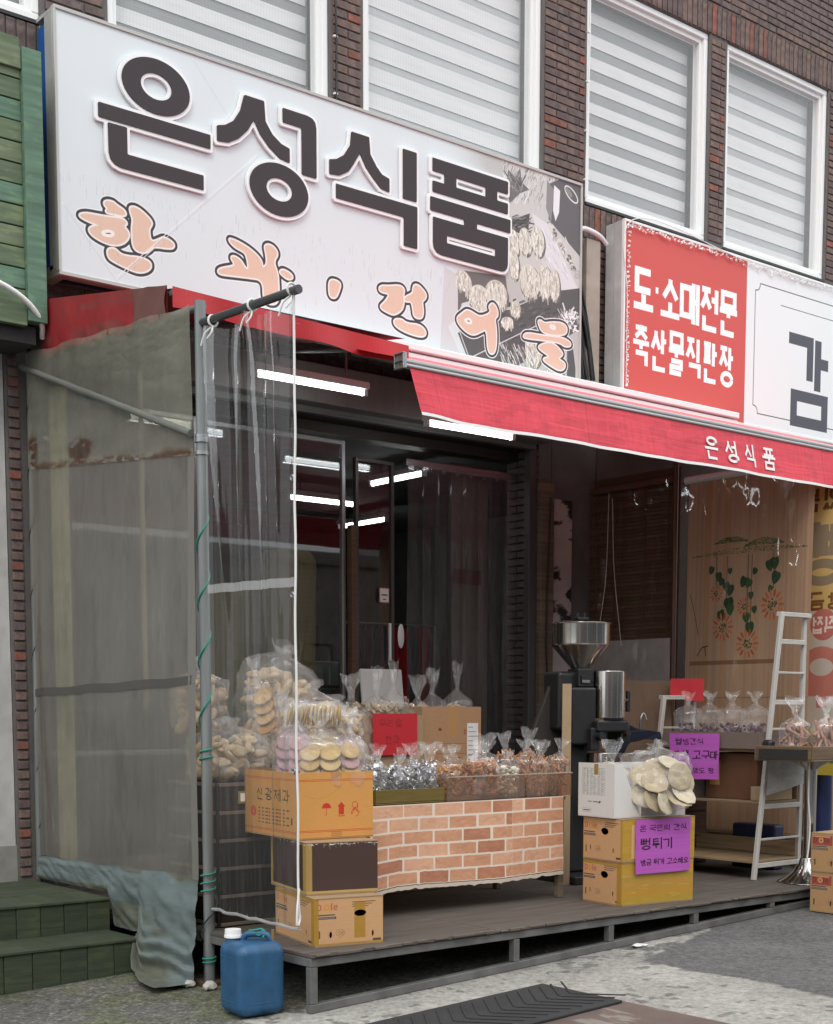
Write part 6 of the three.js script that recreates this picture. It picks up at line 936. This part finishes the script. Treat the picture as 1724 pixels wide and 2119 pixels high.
// ---------------------------------------------------------------- right side of the enclosure: bamboo blind, roller screen, pipe, plastic
{
  const XR = 5.2;
  const bl = thing('bamboo_blind', 'brown bamboo slat blind hanging on the right side of the enclosure', 'blind');
  const mats = [lin(.27, .14, .085), lin(.22, .115, .07), lin(.32, .165, .095)].map((c, k) => std('bamboo_' + k, { color: c, roughness: .5, map: T.wood }));
  const slat = muv(rbx(.008, .027, .94, .003), 2); let k = 0; for (let y = 1.0; y < 3.36; y += .0315, k++) part(bl, 'slat', slat, mats[(k * 7) % 3], [XR + .02, y, -2.62], [0, 0, .25 + .05 * Math.sin(k)]);
  for (const z of [-3.0, -2.8, -2.45, -2.2]) part(bl, 'cord', rod(V(XR + .012, 1.0, z), V(XR + .012, 3.38, z), .004, 5), mats[1]);
  part(bl, 'head_rail', rspan(XR, XR + .05, 3.37, 3.42, -3.08, -2.14, .005), mats[0]);
  part(bl, 'backing', span(XR + .06, XR + .07, .35, 3.5, -3.085, -2.12), std('brown_backing', { color: lin(.10, .055, .038), roughness: .8 }));
  const pw = thing('lower_board', 'pale grey board under the bamboo blind', 'board'); part(pw, 'board', muv(span(XR + .0, XR + .02, 1.68, 2.1, -3.07, -2.16)), std('pale_lilac_board', { color: lin(.52, .48, .47), roughness: .6, map: T.grain })); part(pw, 'lower_half', muv(span(XR + .0, XR + .02, .3, 1.675, -3.07, -2.16)), std('brown_lower_board', { color: lin(.16, .105, .075), roughness: .7, map: T.grain }));
  const pl = thing('plastic_sheet', 'clear plastic sheet hanging in front of the bamboo blind', 'curtain'); part(pl, 'sheet', sheet(50, 40, (u, v) => { const z = lerp(-3.06, -2.14, u), y = lerp(.9, 3.38, v); return [XR - .06 + .035 * noise3.noise(z * 5, y * 2.2, 2) + .014 * noise3.noise(z * 13, y * 6, 4) + .012 * Math.sin(z * 16 + y * .6), y, z]; }), M.clear);
  part(pl, 'tie', tube([[XR - .06, 3.35, -2.8], [XR - .07, 2.6, -2.82], [XR - .10, 2.0, -2.9]], .0025, 16, 5), M.whiteCord); part(pl, 'tie', tube([[XR - .06, 3.3, -2.76], [XR - .07, 2.7, -2.72], [XR - .1, 2.05, -2.6]], .0025, 16, 5), M.whiteCord);
  const po = thing('right_pipe', 'thin brown pipe between the bamboo blind and the beige screen', 'pipe'); part(po, 'pipe', rod(V(XR - .02, PY, -2.1), V(XR - .02, 3.62, -2.1), .022), std('brown_pipe', { color: lin(.10, .05, .032), metalness: .3, roughness: .4 }));
  const sc = thing('roller_screen', 'beige roller screen printed with hanging vines and orange flowers', 'screen');
  const print = art(900, 1900, (x, w, h) => { // u along z from the pipe to the street, v up
    x.fillStyle = '#c4a286'; x.fillRect(0, 0, w, h); const r = seeded(83);
    for (let i = 0; i < 260; i++) { x.fillStyle = r() < .5 ? 'rgba(190,140,96,.06)' : 'rgba(90,60,40,.05)'; const a = r() * w; x.fillRect(a, 0, 1 + r() * 14, h); }
    x.fillStyle = 'rgba(186,136,80,.4)'; x.fillRect(w * .15, 0, w * .05, h); x.fillRect(w * .30, 0, w * .03, h); x.fillStyle = 'rgba(120,88,64,.25)'; x.fillRect(w * .47, 0, w * .002, h);
    const grass = (cx, cy, L, H) => { for (let i = 0; i < 420; i++) { const q = (r() - .5) * 2, a = cx + q * L, b = cy - r() * H * (1 - q * q); x.strokeStyle = ['#3f5a2c', '#55703a', '#2e4524', '#7a8a4e'][r() * 4 | 0]; x.lineWidth = 1.5 + r() * 2; x.beginPath(); x.moveTo(a, b); x.lineTo(a + (r() - .5) * 26, b - r() * 7); x.stroke(); } };
    grass(w * .36, h * .183, w * .13, h * .016); grass(w * .62, h * .198, w * .15, h * .02); grass(w * .50, h * .216, w * .46, h * .016);
    const leaf = (a, b, s, t) => { x.save(); x.translate(a, b); x.rotate(t); x.fillStyle = ['#2c4f2c', '#345c33', '#274526'][r() * 3 | 0]; x.beginPath(); x.moveTo(0, -s * .7); x.bezierCurveTo(s * .9, -s * 1.2, s * 1.2, s * .2, 0, s); x.bezierCurveTo(-s * 1.2, s * .2, -s * .9, -s * 1.2, 0, -s * .7); x.fill(); x.strokeStyle = '#587a4c'; x.lineWidth = 2; x.beginPath(); x.moveTo(0, -s * .6); x.lineTo(0, s * .8); x.stroke(); x.restore(); };
    const flower = (a, b, s) => { for (let k = 0; k < 14; k++) { const t = k / 14 * 6.283; x.fillStyle = ['#c5693f', '#d07c4c', '#b85c36'][k % 3]; x.save(); x.translate(a + Math.cos(t) * s, b + Math.sin(t) * s); x.rotate(t); x.beginPath(); x.ellipse(0, 0, s * .34, s * .13, 0, 0, 7); x.fill(); x.restore(); } for (let k = 0; k < 30; k++) { const t = r() * 6.28, q = Math.sqrt(r()) * s * .5; x.fillStyle = ['#5d4a2c', '#7a6a3c', '#3f3a26', '#a08048'][k % 4]; x.beginPath(); x.arc(a + Math.cos(t) * q, b + Math.sin(t) * q, s * .09, 0, 7); x.fill(); } };
    const vine = (a, y0, y1) => { x.strokeStyle = '#2d3a26'; x.lineWidth = 4; x.beginPath(); x.moveTo(a, h * y0); x.lineTo(a + 4, h * y1); x.stroke(); };
    vine(w * .25, .215, .30); vine(w * .335, .22, .35); vine(w * .50, .22, .42); vine(w * .53, .22, .42); vine(w * .70, .215, .32);
    for (const [a, b, s] of [[.21, .255, 26], [.27, .275, 30], [.295, .29, 26], [.36, .262, 20], [.335, .305, 32], [.365, .315, 36], [.36, .355, 44], [.37, .37, 36], [.30, .385, 34], [.47, .295, 34], [.51, .30, 30], [.555, .268, 22], [.53, .335, 24], [.56, .375, 24], [.50, .395, 34], [.53, .425, 38], [.67, .255, 36], [.71, .25, 38], [.72, .29, 40], [.68, .32, 22]]) leaf(w * a, h * b, s, (r() - .5) * 1.2);
    for (const [a, b, s] of [[.255, .323, 36], [.48, .365, 38], [.315, .42, 58], [.515, .47, 60], [.70, .365, 62]]) flower(w * a, h * b, s);
    x.strokeStyle = '#3a2c22'; x.lineWidth = 4; x.beginPath(); x.moveTo(w * .03, h * .32); x.quadraticCurveTo(w * .08, h * .38, w * .11, h * .44); x.stroke();
    x.fillStyle = 'rgba(120,84,54,.7)'; x.fillRect(w * .04, h * .515, w * .74, h * .012); x.lineWidth = 6; x.beginPath(); x.moveTo(w * .10, h * .50); x.lineTo(w * .15, h * .475); x.lineTo(w * .2, h * .472); x.moveTo(w * .17, h * .475); x.lineTo(w * .18, h * .5); x.stroke(); x.fillStyle = 'rgba(110,78,52,.35)'; x.fillRect(0, h * .62, w, h * .004); x.fillRect(0, h * .70, w * .6, h * .003);
  });
  part(sc, 'screen', sheet(20, 30, (u, v) => { const z = lerp(-1.96, -.76, u), y = lerp(.55, 3.33, v); return [XR - .012 + .008 * Math.sin(z * 6 + y), y, z - .03 * (1 - v)]; }), phys('beige_screen', { map: print, roughness: .85, side: THREE.DoubleSide, transmission: .25, thickness: 0 }));
  part(sc, 'roller', rod(V(XR - .01, 3.36, -2.0), V(XR - .01, 3.36, -.84), .03, 14), M.upvc); part(sc, 'hem_bar', rspan(XR - .03, XR + .005, .51, .545, -2.0, -.80, .006), M.pine);
  const cl = thing('plastic_sheet', 'clear plastic sheet with glints in front of the beige screen', 'curtain'); part(cl, 'sheet', sheet(40, 30, (u, v) => { const z = lerp(-1.98, -.80, u), y = lerp(1.1, 3.34, v); return [XR - .085 + .03 * noise3.noise(z * 4, y * 2.6, 6) + .014 * noise3.noise(z * 12, y * 6, 9) + .01 * Math.sin(z * 13), y, z]; }), M.clear);
}

// ---------------------------------------------------------------- white ladder shelf
{
  const t = thing('ladder_shelf', 'white framed ladder shelf with pine boards on the platform', 'shelf', [0, PY, 0]);
  const w = std('white_shelf_paint', { color: lin(.62, .60, .56), roughness: .45, map: T.grain });
  const leg = (a, b) => { const d = V().subVectors(b, a), g = rbx(.036, d.length(), .03, .005); g.applyQuaternion(new THREE.Quaternion().setFromUnitVectors(V(0, 1, 0), d.clone().normalize())); return g.translate((a.x + b.x) / 2, (a.y + b.y) / 2, (a.z + b.z) / 2); };
  const xf = (y) => lerp(4.20, 4.45, y / 1.88), xb = 4.775;
  for (const [z, H] of [[-.50, 1.88], [-1.50, 1.30]]) {
    part(t, 'leg', leg(V(xf(0), 0, z), V(xf(H), H, z)), w); part(t, 'leg', leg(V(xb, 0, z - .04), V(xb, H, z - .04)), w); part(t, 'top_bar', rspan(xf(H) - .02, xb + .02, H - .018, H + .015, z - .035, z + .01, .005), w);
    for (const [y, h] of [[.08, .035], [.275, .016], [.50, .035], [.70, .016], [.87, .035], [1.06, .016], [1.24, .035], [1.46, .016], [1.67, .035]]) if (y < H - .1) part(t, 'rung', rspan(xf(y) + .016, xb - .018, y, y + h, z - .03, z - .008, .004), w);
  }
  for (const y of [.115, .535, .905]) { part(t, 'shelf_board', muv(rspan(xf(y) - .0, xb - .02, y, y + .018, -1.47, -.535, .003)), M.pine); part(t, 'back_board', muv(rspan(xb - .04, xb - .022, y + .02, y + .13, -1.47, -.535, .003)), M.pine); }
  part(t, 'stretcher', rod(V(xf(.3), .3, -1.5), V(xb, .3, -1.5), .009), w);
  // white sheet tied to the end frame
  const s = thing('foam_sheet', 'white foam sheet hung on the end of the ladder shelf', 'sheet'); part(s, 'sheet', sheet(6, 6, (u, v) => [lerp(4.27, 4.76, u), lerp(lerp(.90, .985, u), lerp(1.165, 1.13, u), v), -.462 + .01 * Math.sin(u * 3 + v * 2)]), std('white_foam', { color: lin(.52, .50, .48), roughness: .85, side: THREE.DoubleSide, map: T.grain }));
  // cartons and crate on the shelves
  const c = thing('shelf_carton', 'dark brown carton with pale label on the middle of the ladder shelf', 'box', [4.55, PY + .554, -.86]); part(c, 'carton', muv(rbx(.34, .335, .46, .005).translate(0, .168, 0), 1.5), std('red_brown_card', { color: lin(.16, .07, .035), roughness: .8, map: T.card })); part(c, 'label', span(-.1715, -.1705, .10, .28, -.19, -.10), std('label_print', { map: art(96, 160, (x, w, h) => { x.fillStyle = '#a9804f'; x.fillRect(0, 0, w, h); x.strokeStyle = '#4c3018'; write(x, '호박', 14, 14, 28, 32, 4); write(x, '고구마', 8, 70, 24, 30, 4); }), roughness: .8 }));
  const d = thing('grey_crate', 'grey brown plastic crate at the far end of the ladder shelf', 'crate', [4.44, PY + .554, -1.28]); const gm = std('grey_brown_plastic', { color: lin(.13, .11, .095), roughness: .5 }); part(d, 'crate', merge([span(-.17, .17, .0, .012, -.17, .17), span(-.17, .17, .013, .19, .158, .17), span(-.17, .17, .013, .19, -.17, -.158), span(-.17, -.158, .013, .19, -.157, .157), span(.158, .17, .013, .19, -.157, .157)]), gm);
  const e = thing('shelf_carton', 'tan open carton low in the middle of the ladder shelf near the white sheet', 'box', [4.52, PY + .554, -.60]); part(e, 'carton', muv(rbx(.36, .10, .10, .004).translate(0, .051, 0)), M.cardPale);
  // tray of purple snack bags on the upper board
  const tr = thing('snack_tray', 'brown clear tray of purple snack bags on the ladder shelf', 'tray', [4.50, PY + .924, -1.0]); const tm = phys('smoky_plastic', { color: lin(.45, .36, .32), transmission: .6, thickness: 0, roughness: .2 }); part(tr, 'tray', merge([span(-.20, .20, .001, .006, -.44, .44), span(-.20, .20, .007, .12, .437, .44), span(-.20, .20, .007, .12, -.44, -.437), span(-.20, -.197, .007, .12, -.436, .436), span(.197, .20, .007, .12, -.436, .436)]), tm);
  const pur = std('purple_snack', { color: lin(.12, .035, .06), roughness: .6, map: T.grain }), pos = ['far', 'second from the far', 'third from the far', 'near'];
  for (let k = 0; k < 4; k++) { const g = thing('purple_snack_bag', `bag of dark purple snacks at the ${pos[k]} end of the shelf tray`, 'snack bag', [4.43, PY + .932, -1.31 + k * .205], FACE, 'bags of dark purple snacks'); part(g, 'contents', chips(.17, .17, .15, 60, 1200 + k, .024), pur).userData.kind = 'stuff'; part(g, 'film', film(.2, .40, .18, 120 + k, { neck: .80 }), M.film); }
  const s2 = thing('purple_sign', 'dark purple handwritten paper sign hanging from the ladder shelf', 'sign', [4.215, 1.165, -1.07], -Math.PI / 2 + .22); part(s2, 'paper', crumple(new THREE.BoxGeometry(.40, .335, .0015, 10, 10, 1), .004, 9, 7), purple([['웰빙간식', 48, 48, 52, 56, 6], ['자색 고구마', 26, 160, 62, 74, 9], ['맛 영양도 짱', 70, 318, 46, 48, 6]]));
  const rn = thing('red_notice', 'red paper notice taped inside the plastic above the dark purple sign', 'notice', [4.62, 1.66, -1.48], -.75); part(rn, 'paper', crumple(new THREE.BoxGeometry(.26, .17, .0015, 8, 6, 1), .006, 8), M.redPaper);
  const wc = thing('drawer_cabinet', 'brown drawer unit behind the lower shelves of the ladder shelf', 'drawers', [4.90, PY, -1.62]); part(wc, 'carcass', muv(rbx(.4, .62, .3, .006).translate(-.22, .311, 0)), std('chestnut', { color: lin(.13, .06, .04), roughness: .6, map: T.wood })); for (let k = 0; k < 3; k++) { const f = part(wc, 'drawer_front', muv(rspan(-.40, -.04, .02 + k * .2, .205 + k * .2, .151, .165, .003)), std('chestnut_front', { color: lin(.16, .075, .05), roughness: .6, map: T.wood })); part(f, 'knob', new THREE.SphereGeometry(.012, 10, 8).translate(-.22, .11 + k * .2, .172), M.alu); }
  const bt = thing('blue_tub', 'dark blue plastic tub behind the ladder shelf', 'tub', [4.86, PY, -.98]); part(bt, 'tub', rbx(.12, .34, .40, .02, 3).translate(.02, .171, 0), std('dark_blue_plastic', { color: lin(.012, .018, .06), roughness: .5 }));
}

// ---------------------------------------------------------------- steel pedestal table with tray of sticks
{
  const t = thing('pedestal_table', 'stainless pedestal stand carrying a wooden tray at the right edge', 'stand', [4.40, PY, -.19]);
  part(t, 'base', new THREE.LatheGeometry([[.0, .001], [.20, .001], [.205, .008], [.16, .03], [.10, .075], [.065, .13], [.055, .17], [.05, .175]].map((p) => new THREE.Vector2(...p)), 40), M.steel);
  part(t, 'column', new THREE.CylinderGeometry(.044, .046, .66, 28).translate(0, .50, 0), M.steel);
  part(t, 'head', new THREE.LatheGeometry([[.044, .79], [.05, .80], [.13, .845], [.14, .852], [0, .852]].map((p) => new THREE.Vector2(...p)), 32), M.steel);
  part(t, 'cable', tube([[-.06, .86, .03], [-.075, .6, .04], [-.055, .4, .045], [-.08, .2, .05], [-.13, .06, .05]], .006, 30, 5), M.whiteCord);
  const tr = thing('wooden_tray', 'wooden snack tray with raised rim on the steel pedestal', 'tray', [4.42, PY + .853, -.20]); const m = phys('varnished_tray', { color: lin(.30, .205, .12), roughness: .35, map: T.wood });
  part(tr, 'floor', muv(rbx(.66, .014, .48, .006).translate(0, .007, 0)), m); part(tr, 'rim', muv(merge([rspan(-.33, .33, .015, .105, .225, .24, .005), rspan(-.33, .33, .015, .105, -.24, -.225, .005), rspan(-.33, -.315, .015, .105, -.224, .224, .005), rspan(.315, .33, .015, .105, -.224, .224, .005)])), m);
  part(tr, 'end_panel', rspan(-.334, -.3305, .012, .085, -.20, .20, .003), std('dark_end', { color: lin(.035, .035, .037), roughness: .3 }));
  const K = globalThis.__k, lab = ['leftmost', 'middle', 'rightmost'];
  for (let k = 0; k < 3; k++) { const g = thing('stick_snack_bag', `${lab[k]} clear bag of pinkish stick snacks in the wooden tray`, 'snack bag', [4.30 + k * .13, PY + .869, -.26 + (k === 1 ? .16 : k * .04)], FACE, 'bags of pinkish stick snacks'); part(g, 'contents', K.sticks(.17, .18, .15, 42, 1300 + k, .011, .13), K.pinkStick).userData.kind = 'stuff'; part(g, 'film', film(.2, .42, .18, 140 + k, { neck: .7, fan: .6 }), M.film); }
  const sc = thing('black_weight', 'small black rounded block at the corner of the wooden tray', 'block', [4.145, PY + .868, -.36]); part(sc, 'block', rbx(.07, .13, .08, .025, 3).translate(0, .065, 0), M.black);
  const rp = thing('red_price_card', 'pinkish red price card standing at the right edge tray', 'card', [4.66, PY + .87, -.06], FACE); part(rp, 'card', rbx(.16, .26, .003, .001).translate(0, .13, 0), std('coral_card', { color: lin(.6, .06, .06), roughness: .6 }));
}
// cartons on the street at the right edge
{
  const left = (s) => cardMat('fruit_print_street_' + s, bananaArt(512, 330, { s: 12 + s, box: true, base: '#b08a60' }));
  const holes = [[-.045, .06, .0055, .02]];
  carton('fruit_carton', 'lower of two fruit cartons standing on the street at the right edge', [3.985, .52], gy(4) + .006, .50, .40, .258, 0, { leftHoles: holes, left: left(1) });
  carton('fruit_carton', 'upper of two fruit cartons standing on the street at the right edge', [3.990, .515], gy(4) + .272, .50, .395, .255, .02, { leftHoles: holes, left: left(2) });
}
// ---------------------------------------------------------------- beyond the enclosure on the right
{
  const b = thing('yellow_banner', 'yellow and white cloth banner seen from behind past the beige screen', 'banner');
  const print = art(420, 1500, (x, w, h) => { x.fillStyle = '#c7a868'; x.fillRect(0, 0, w, h * .44); x.fillStyle = '#c9bfb4'; x.fillRect(0, h * .44, w, h * .40); x.fillStyle = '#b9a840'; x.fillRect(0, h * .84, w, h * .16); x.translate(w, 0); x.scale(-1, 1); x.strokeStyle = '#6a4a1c'; write(x, '맛있는', 30, 40, 90, 110, 18, { gap: .2 }); x.strokeStyle = '#8a7a62'; write(x, '빵', 70, 210, 260, 300, 48); x.strokeStyle = '#7a4a22'; write(x, '방금', 90, 570, 90, 80, 14); x.fillStyle = '#bb6f66'; x.beginPath(); x.arc(200, 730, 80, 0, 7); x.fill(); x.strokeStyle = '#e8d8cc'; write(x, '직접', 130, 690, 64, 80, 12, { gap: .1 }); x.strokeStyle = '#c47a6c'; write(x, '우', 60, 850, 300, 330, 60); x.strokeStyle = '#4e7a44'; write(x, '쌀로', 70, 1310, 110, 120, 18); });
  part(b, 'cloth', sheet(10, 20, (u, v) => [5.42 + .02 * Math.sin(v * 5 + u * 3), lerp(1.0, 3.25, v), lerp(-1.15, -.5, u)]), std('banner_cloth', { map: print, roughness: .8, side: THREE.DoubleSide })); part(b, 'pole', rod(V(5.42, gy(5.42), -.49), V(5.42, 3.3, -.49), .014, 8), M.black); part(b, 'top_rod', rod(V(5.42, 3.27, -1.16), V(5.42, 3.27, -.49), .008, 6), M.black); part(b, 'foot', rbx(.34, .06, .34, .02, 2).translate(5.42, gy(5.42) + .035, -.52), M.black);
  const y = thing('yellow_mesh', 'yellow mesh screen standing beyond the banner at the right edge', 'screen'); const ym = std('yellow_mesh_cloth', { roughness: .9, side: THREE.DoubleSide, map: tex(256, 256, (u, v) => { const k = .8 + .4 * fbm(u, v, 60, 501, 2) - .15; return [206 * k, 188 * k, 112 * k]; }) }); part(y, 'mesh', sheet(10, 10, (u, v) => [lerp(5.75, 8.2, u) , lerp(gy(6), 3.3, v), -1.4 + .05 * Math.sin(u * 14)]), ym); part(y, 'post', rod(V(5.75, gy(5.7), -1.4), V(5.75, 3.4, -1.4), .02), M.green);
  const c = thing('blue_canister', 'blue canister with dark top standing beyond the platform at the right edge', 'canister', [5.62, gy(5.6), -.92]); part(c, 'body', new THREE.CylinderGeometry(.075, .078, .55, 24).translate(0, .50, 0), std('royal_blue', { color: lin(.014, .024, .09), roughness: .4 })); part(c, 'top', new THREE.CylinderGeometry(.03, .09, .08, 20).translate(0, .82, 0), M.black); part(c, 'stand', rbx(.26, .22, .26, .01).translate(0, .11, 0), M.rubber);
  const s = thing('yellow_sack', 'pale yellow sacks of goods heaped beyond the blue canister', 'sack', [5.95, gy(5.9), -1.15]); part(s, 'sack', crumple(rbx(.5, .4, .3, .1, 5).translate(0, 1.0, 0), .06, 5), std('pale_yellow_sack', { color: lin(.55, .48, .2), roughness: .8 })); part(s, 'stand', rbx(.5, .8, .3, .01).translate(0, .4, 0), M.card);
  // right-hand neighbour: shopfront wall under its sign
  const w = thing('neighbour_shop', 'dim shopfront of the next shop beyond the enclosure', 'shopfront'); part(w, 'wall', muv(span(5.3, 13, -.1, 3.9, -3.3, -3.09)), std('brown_shopfront', { color: lin(.12, .09, .07), roughness: .7, map: T.grain })); part(w, 'counter', muv(rspan(5.9, 8, .2, 1.2, -2.4, -1.7, .01)), M.pine);
}

// ---------------------------------------------------------------- the row across the street, mirrored in the glass and plastic
{
  const row = [[-30, -14, 6.5, lin(.34, .30, .26)], [-14, -3, 5.2, lin(.30, .20, .16)], [-3, 9, 6.0, lin(.40, .38, .35)], [9, 22, 4.8, lin(.26, .22, .20)], [22, 38, 6.8, lin(.36, .33, .30)]];
  const glass = std('dark_shop_glass', { color: lin(.03, .034, .04), roughness: .15 }), frame = M.alu;
  row.forEach(([a, b, h, c], k) => {
    const t = thing('street_building', ['plain beige', 'red brown brick', 'pale grey', 'brown', 'light tan'][k] + ' low building across the street behind the camera', 'building');
    part(t, 'wall', muv(span(a + .05, b - .05, -.8, h, 14, 22)), std('street_wall_' + k, { color: c, roughness: .85, map: T.grain }));
    part(t, 'parapet', muv(rspan(a, b, h + .004, h + .3, 13.9, 22.1, .02)), std('street_parapet_' + k, { color: c.clone().multiplyScalar(.8), roughness: .85, map: T.grain }));
    for (let x = a + 1; x < b - 2; x += 2.6) { part(t, 'shop_window', span(x, x + 2.1, .1, 2.5, 13.93, 13.99), glass); if (h > 5) part(t, 'window', span(x + .3, x + 1.7, 3.4, 4.7, 13.94, 13.99), glass); }
  });
}
renderer.render(scene, camera);
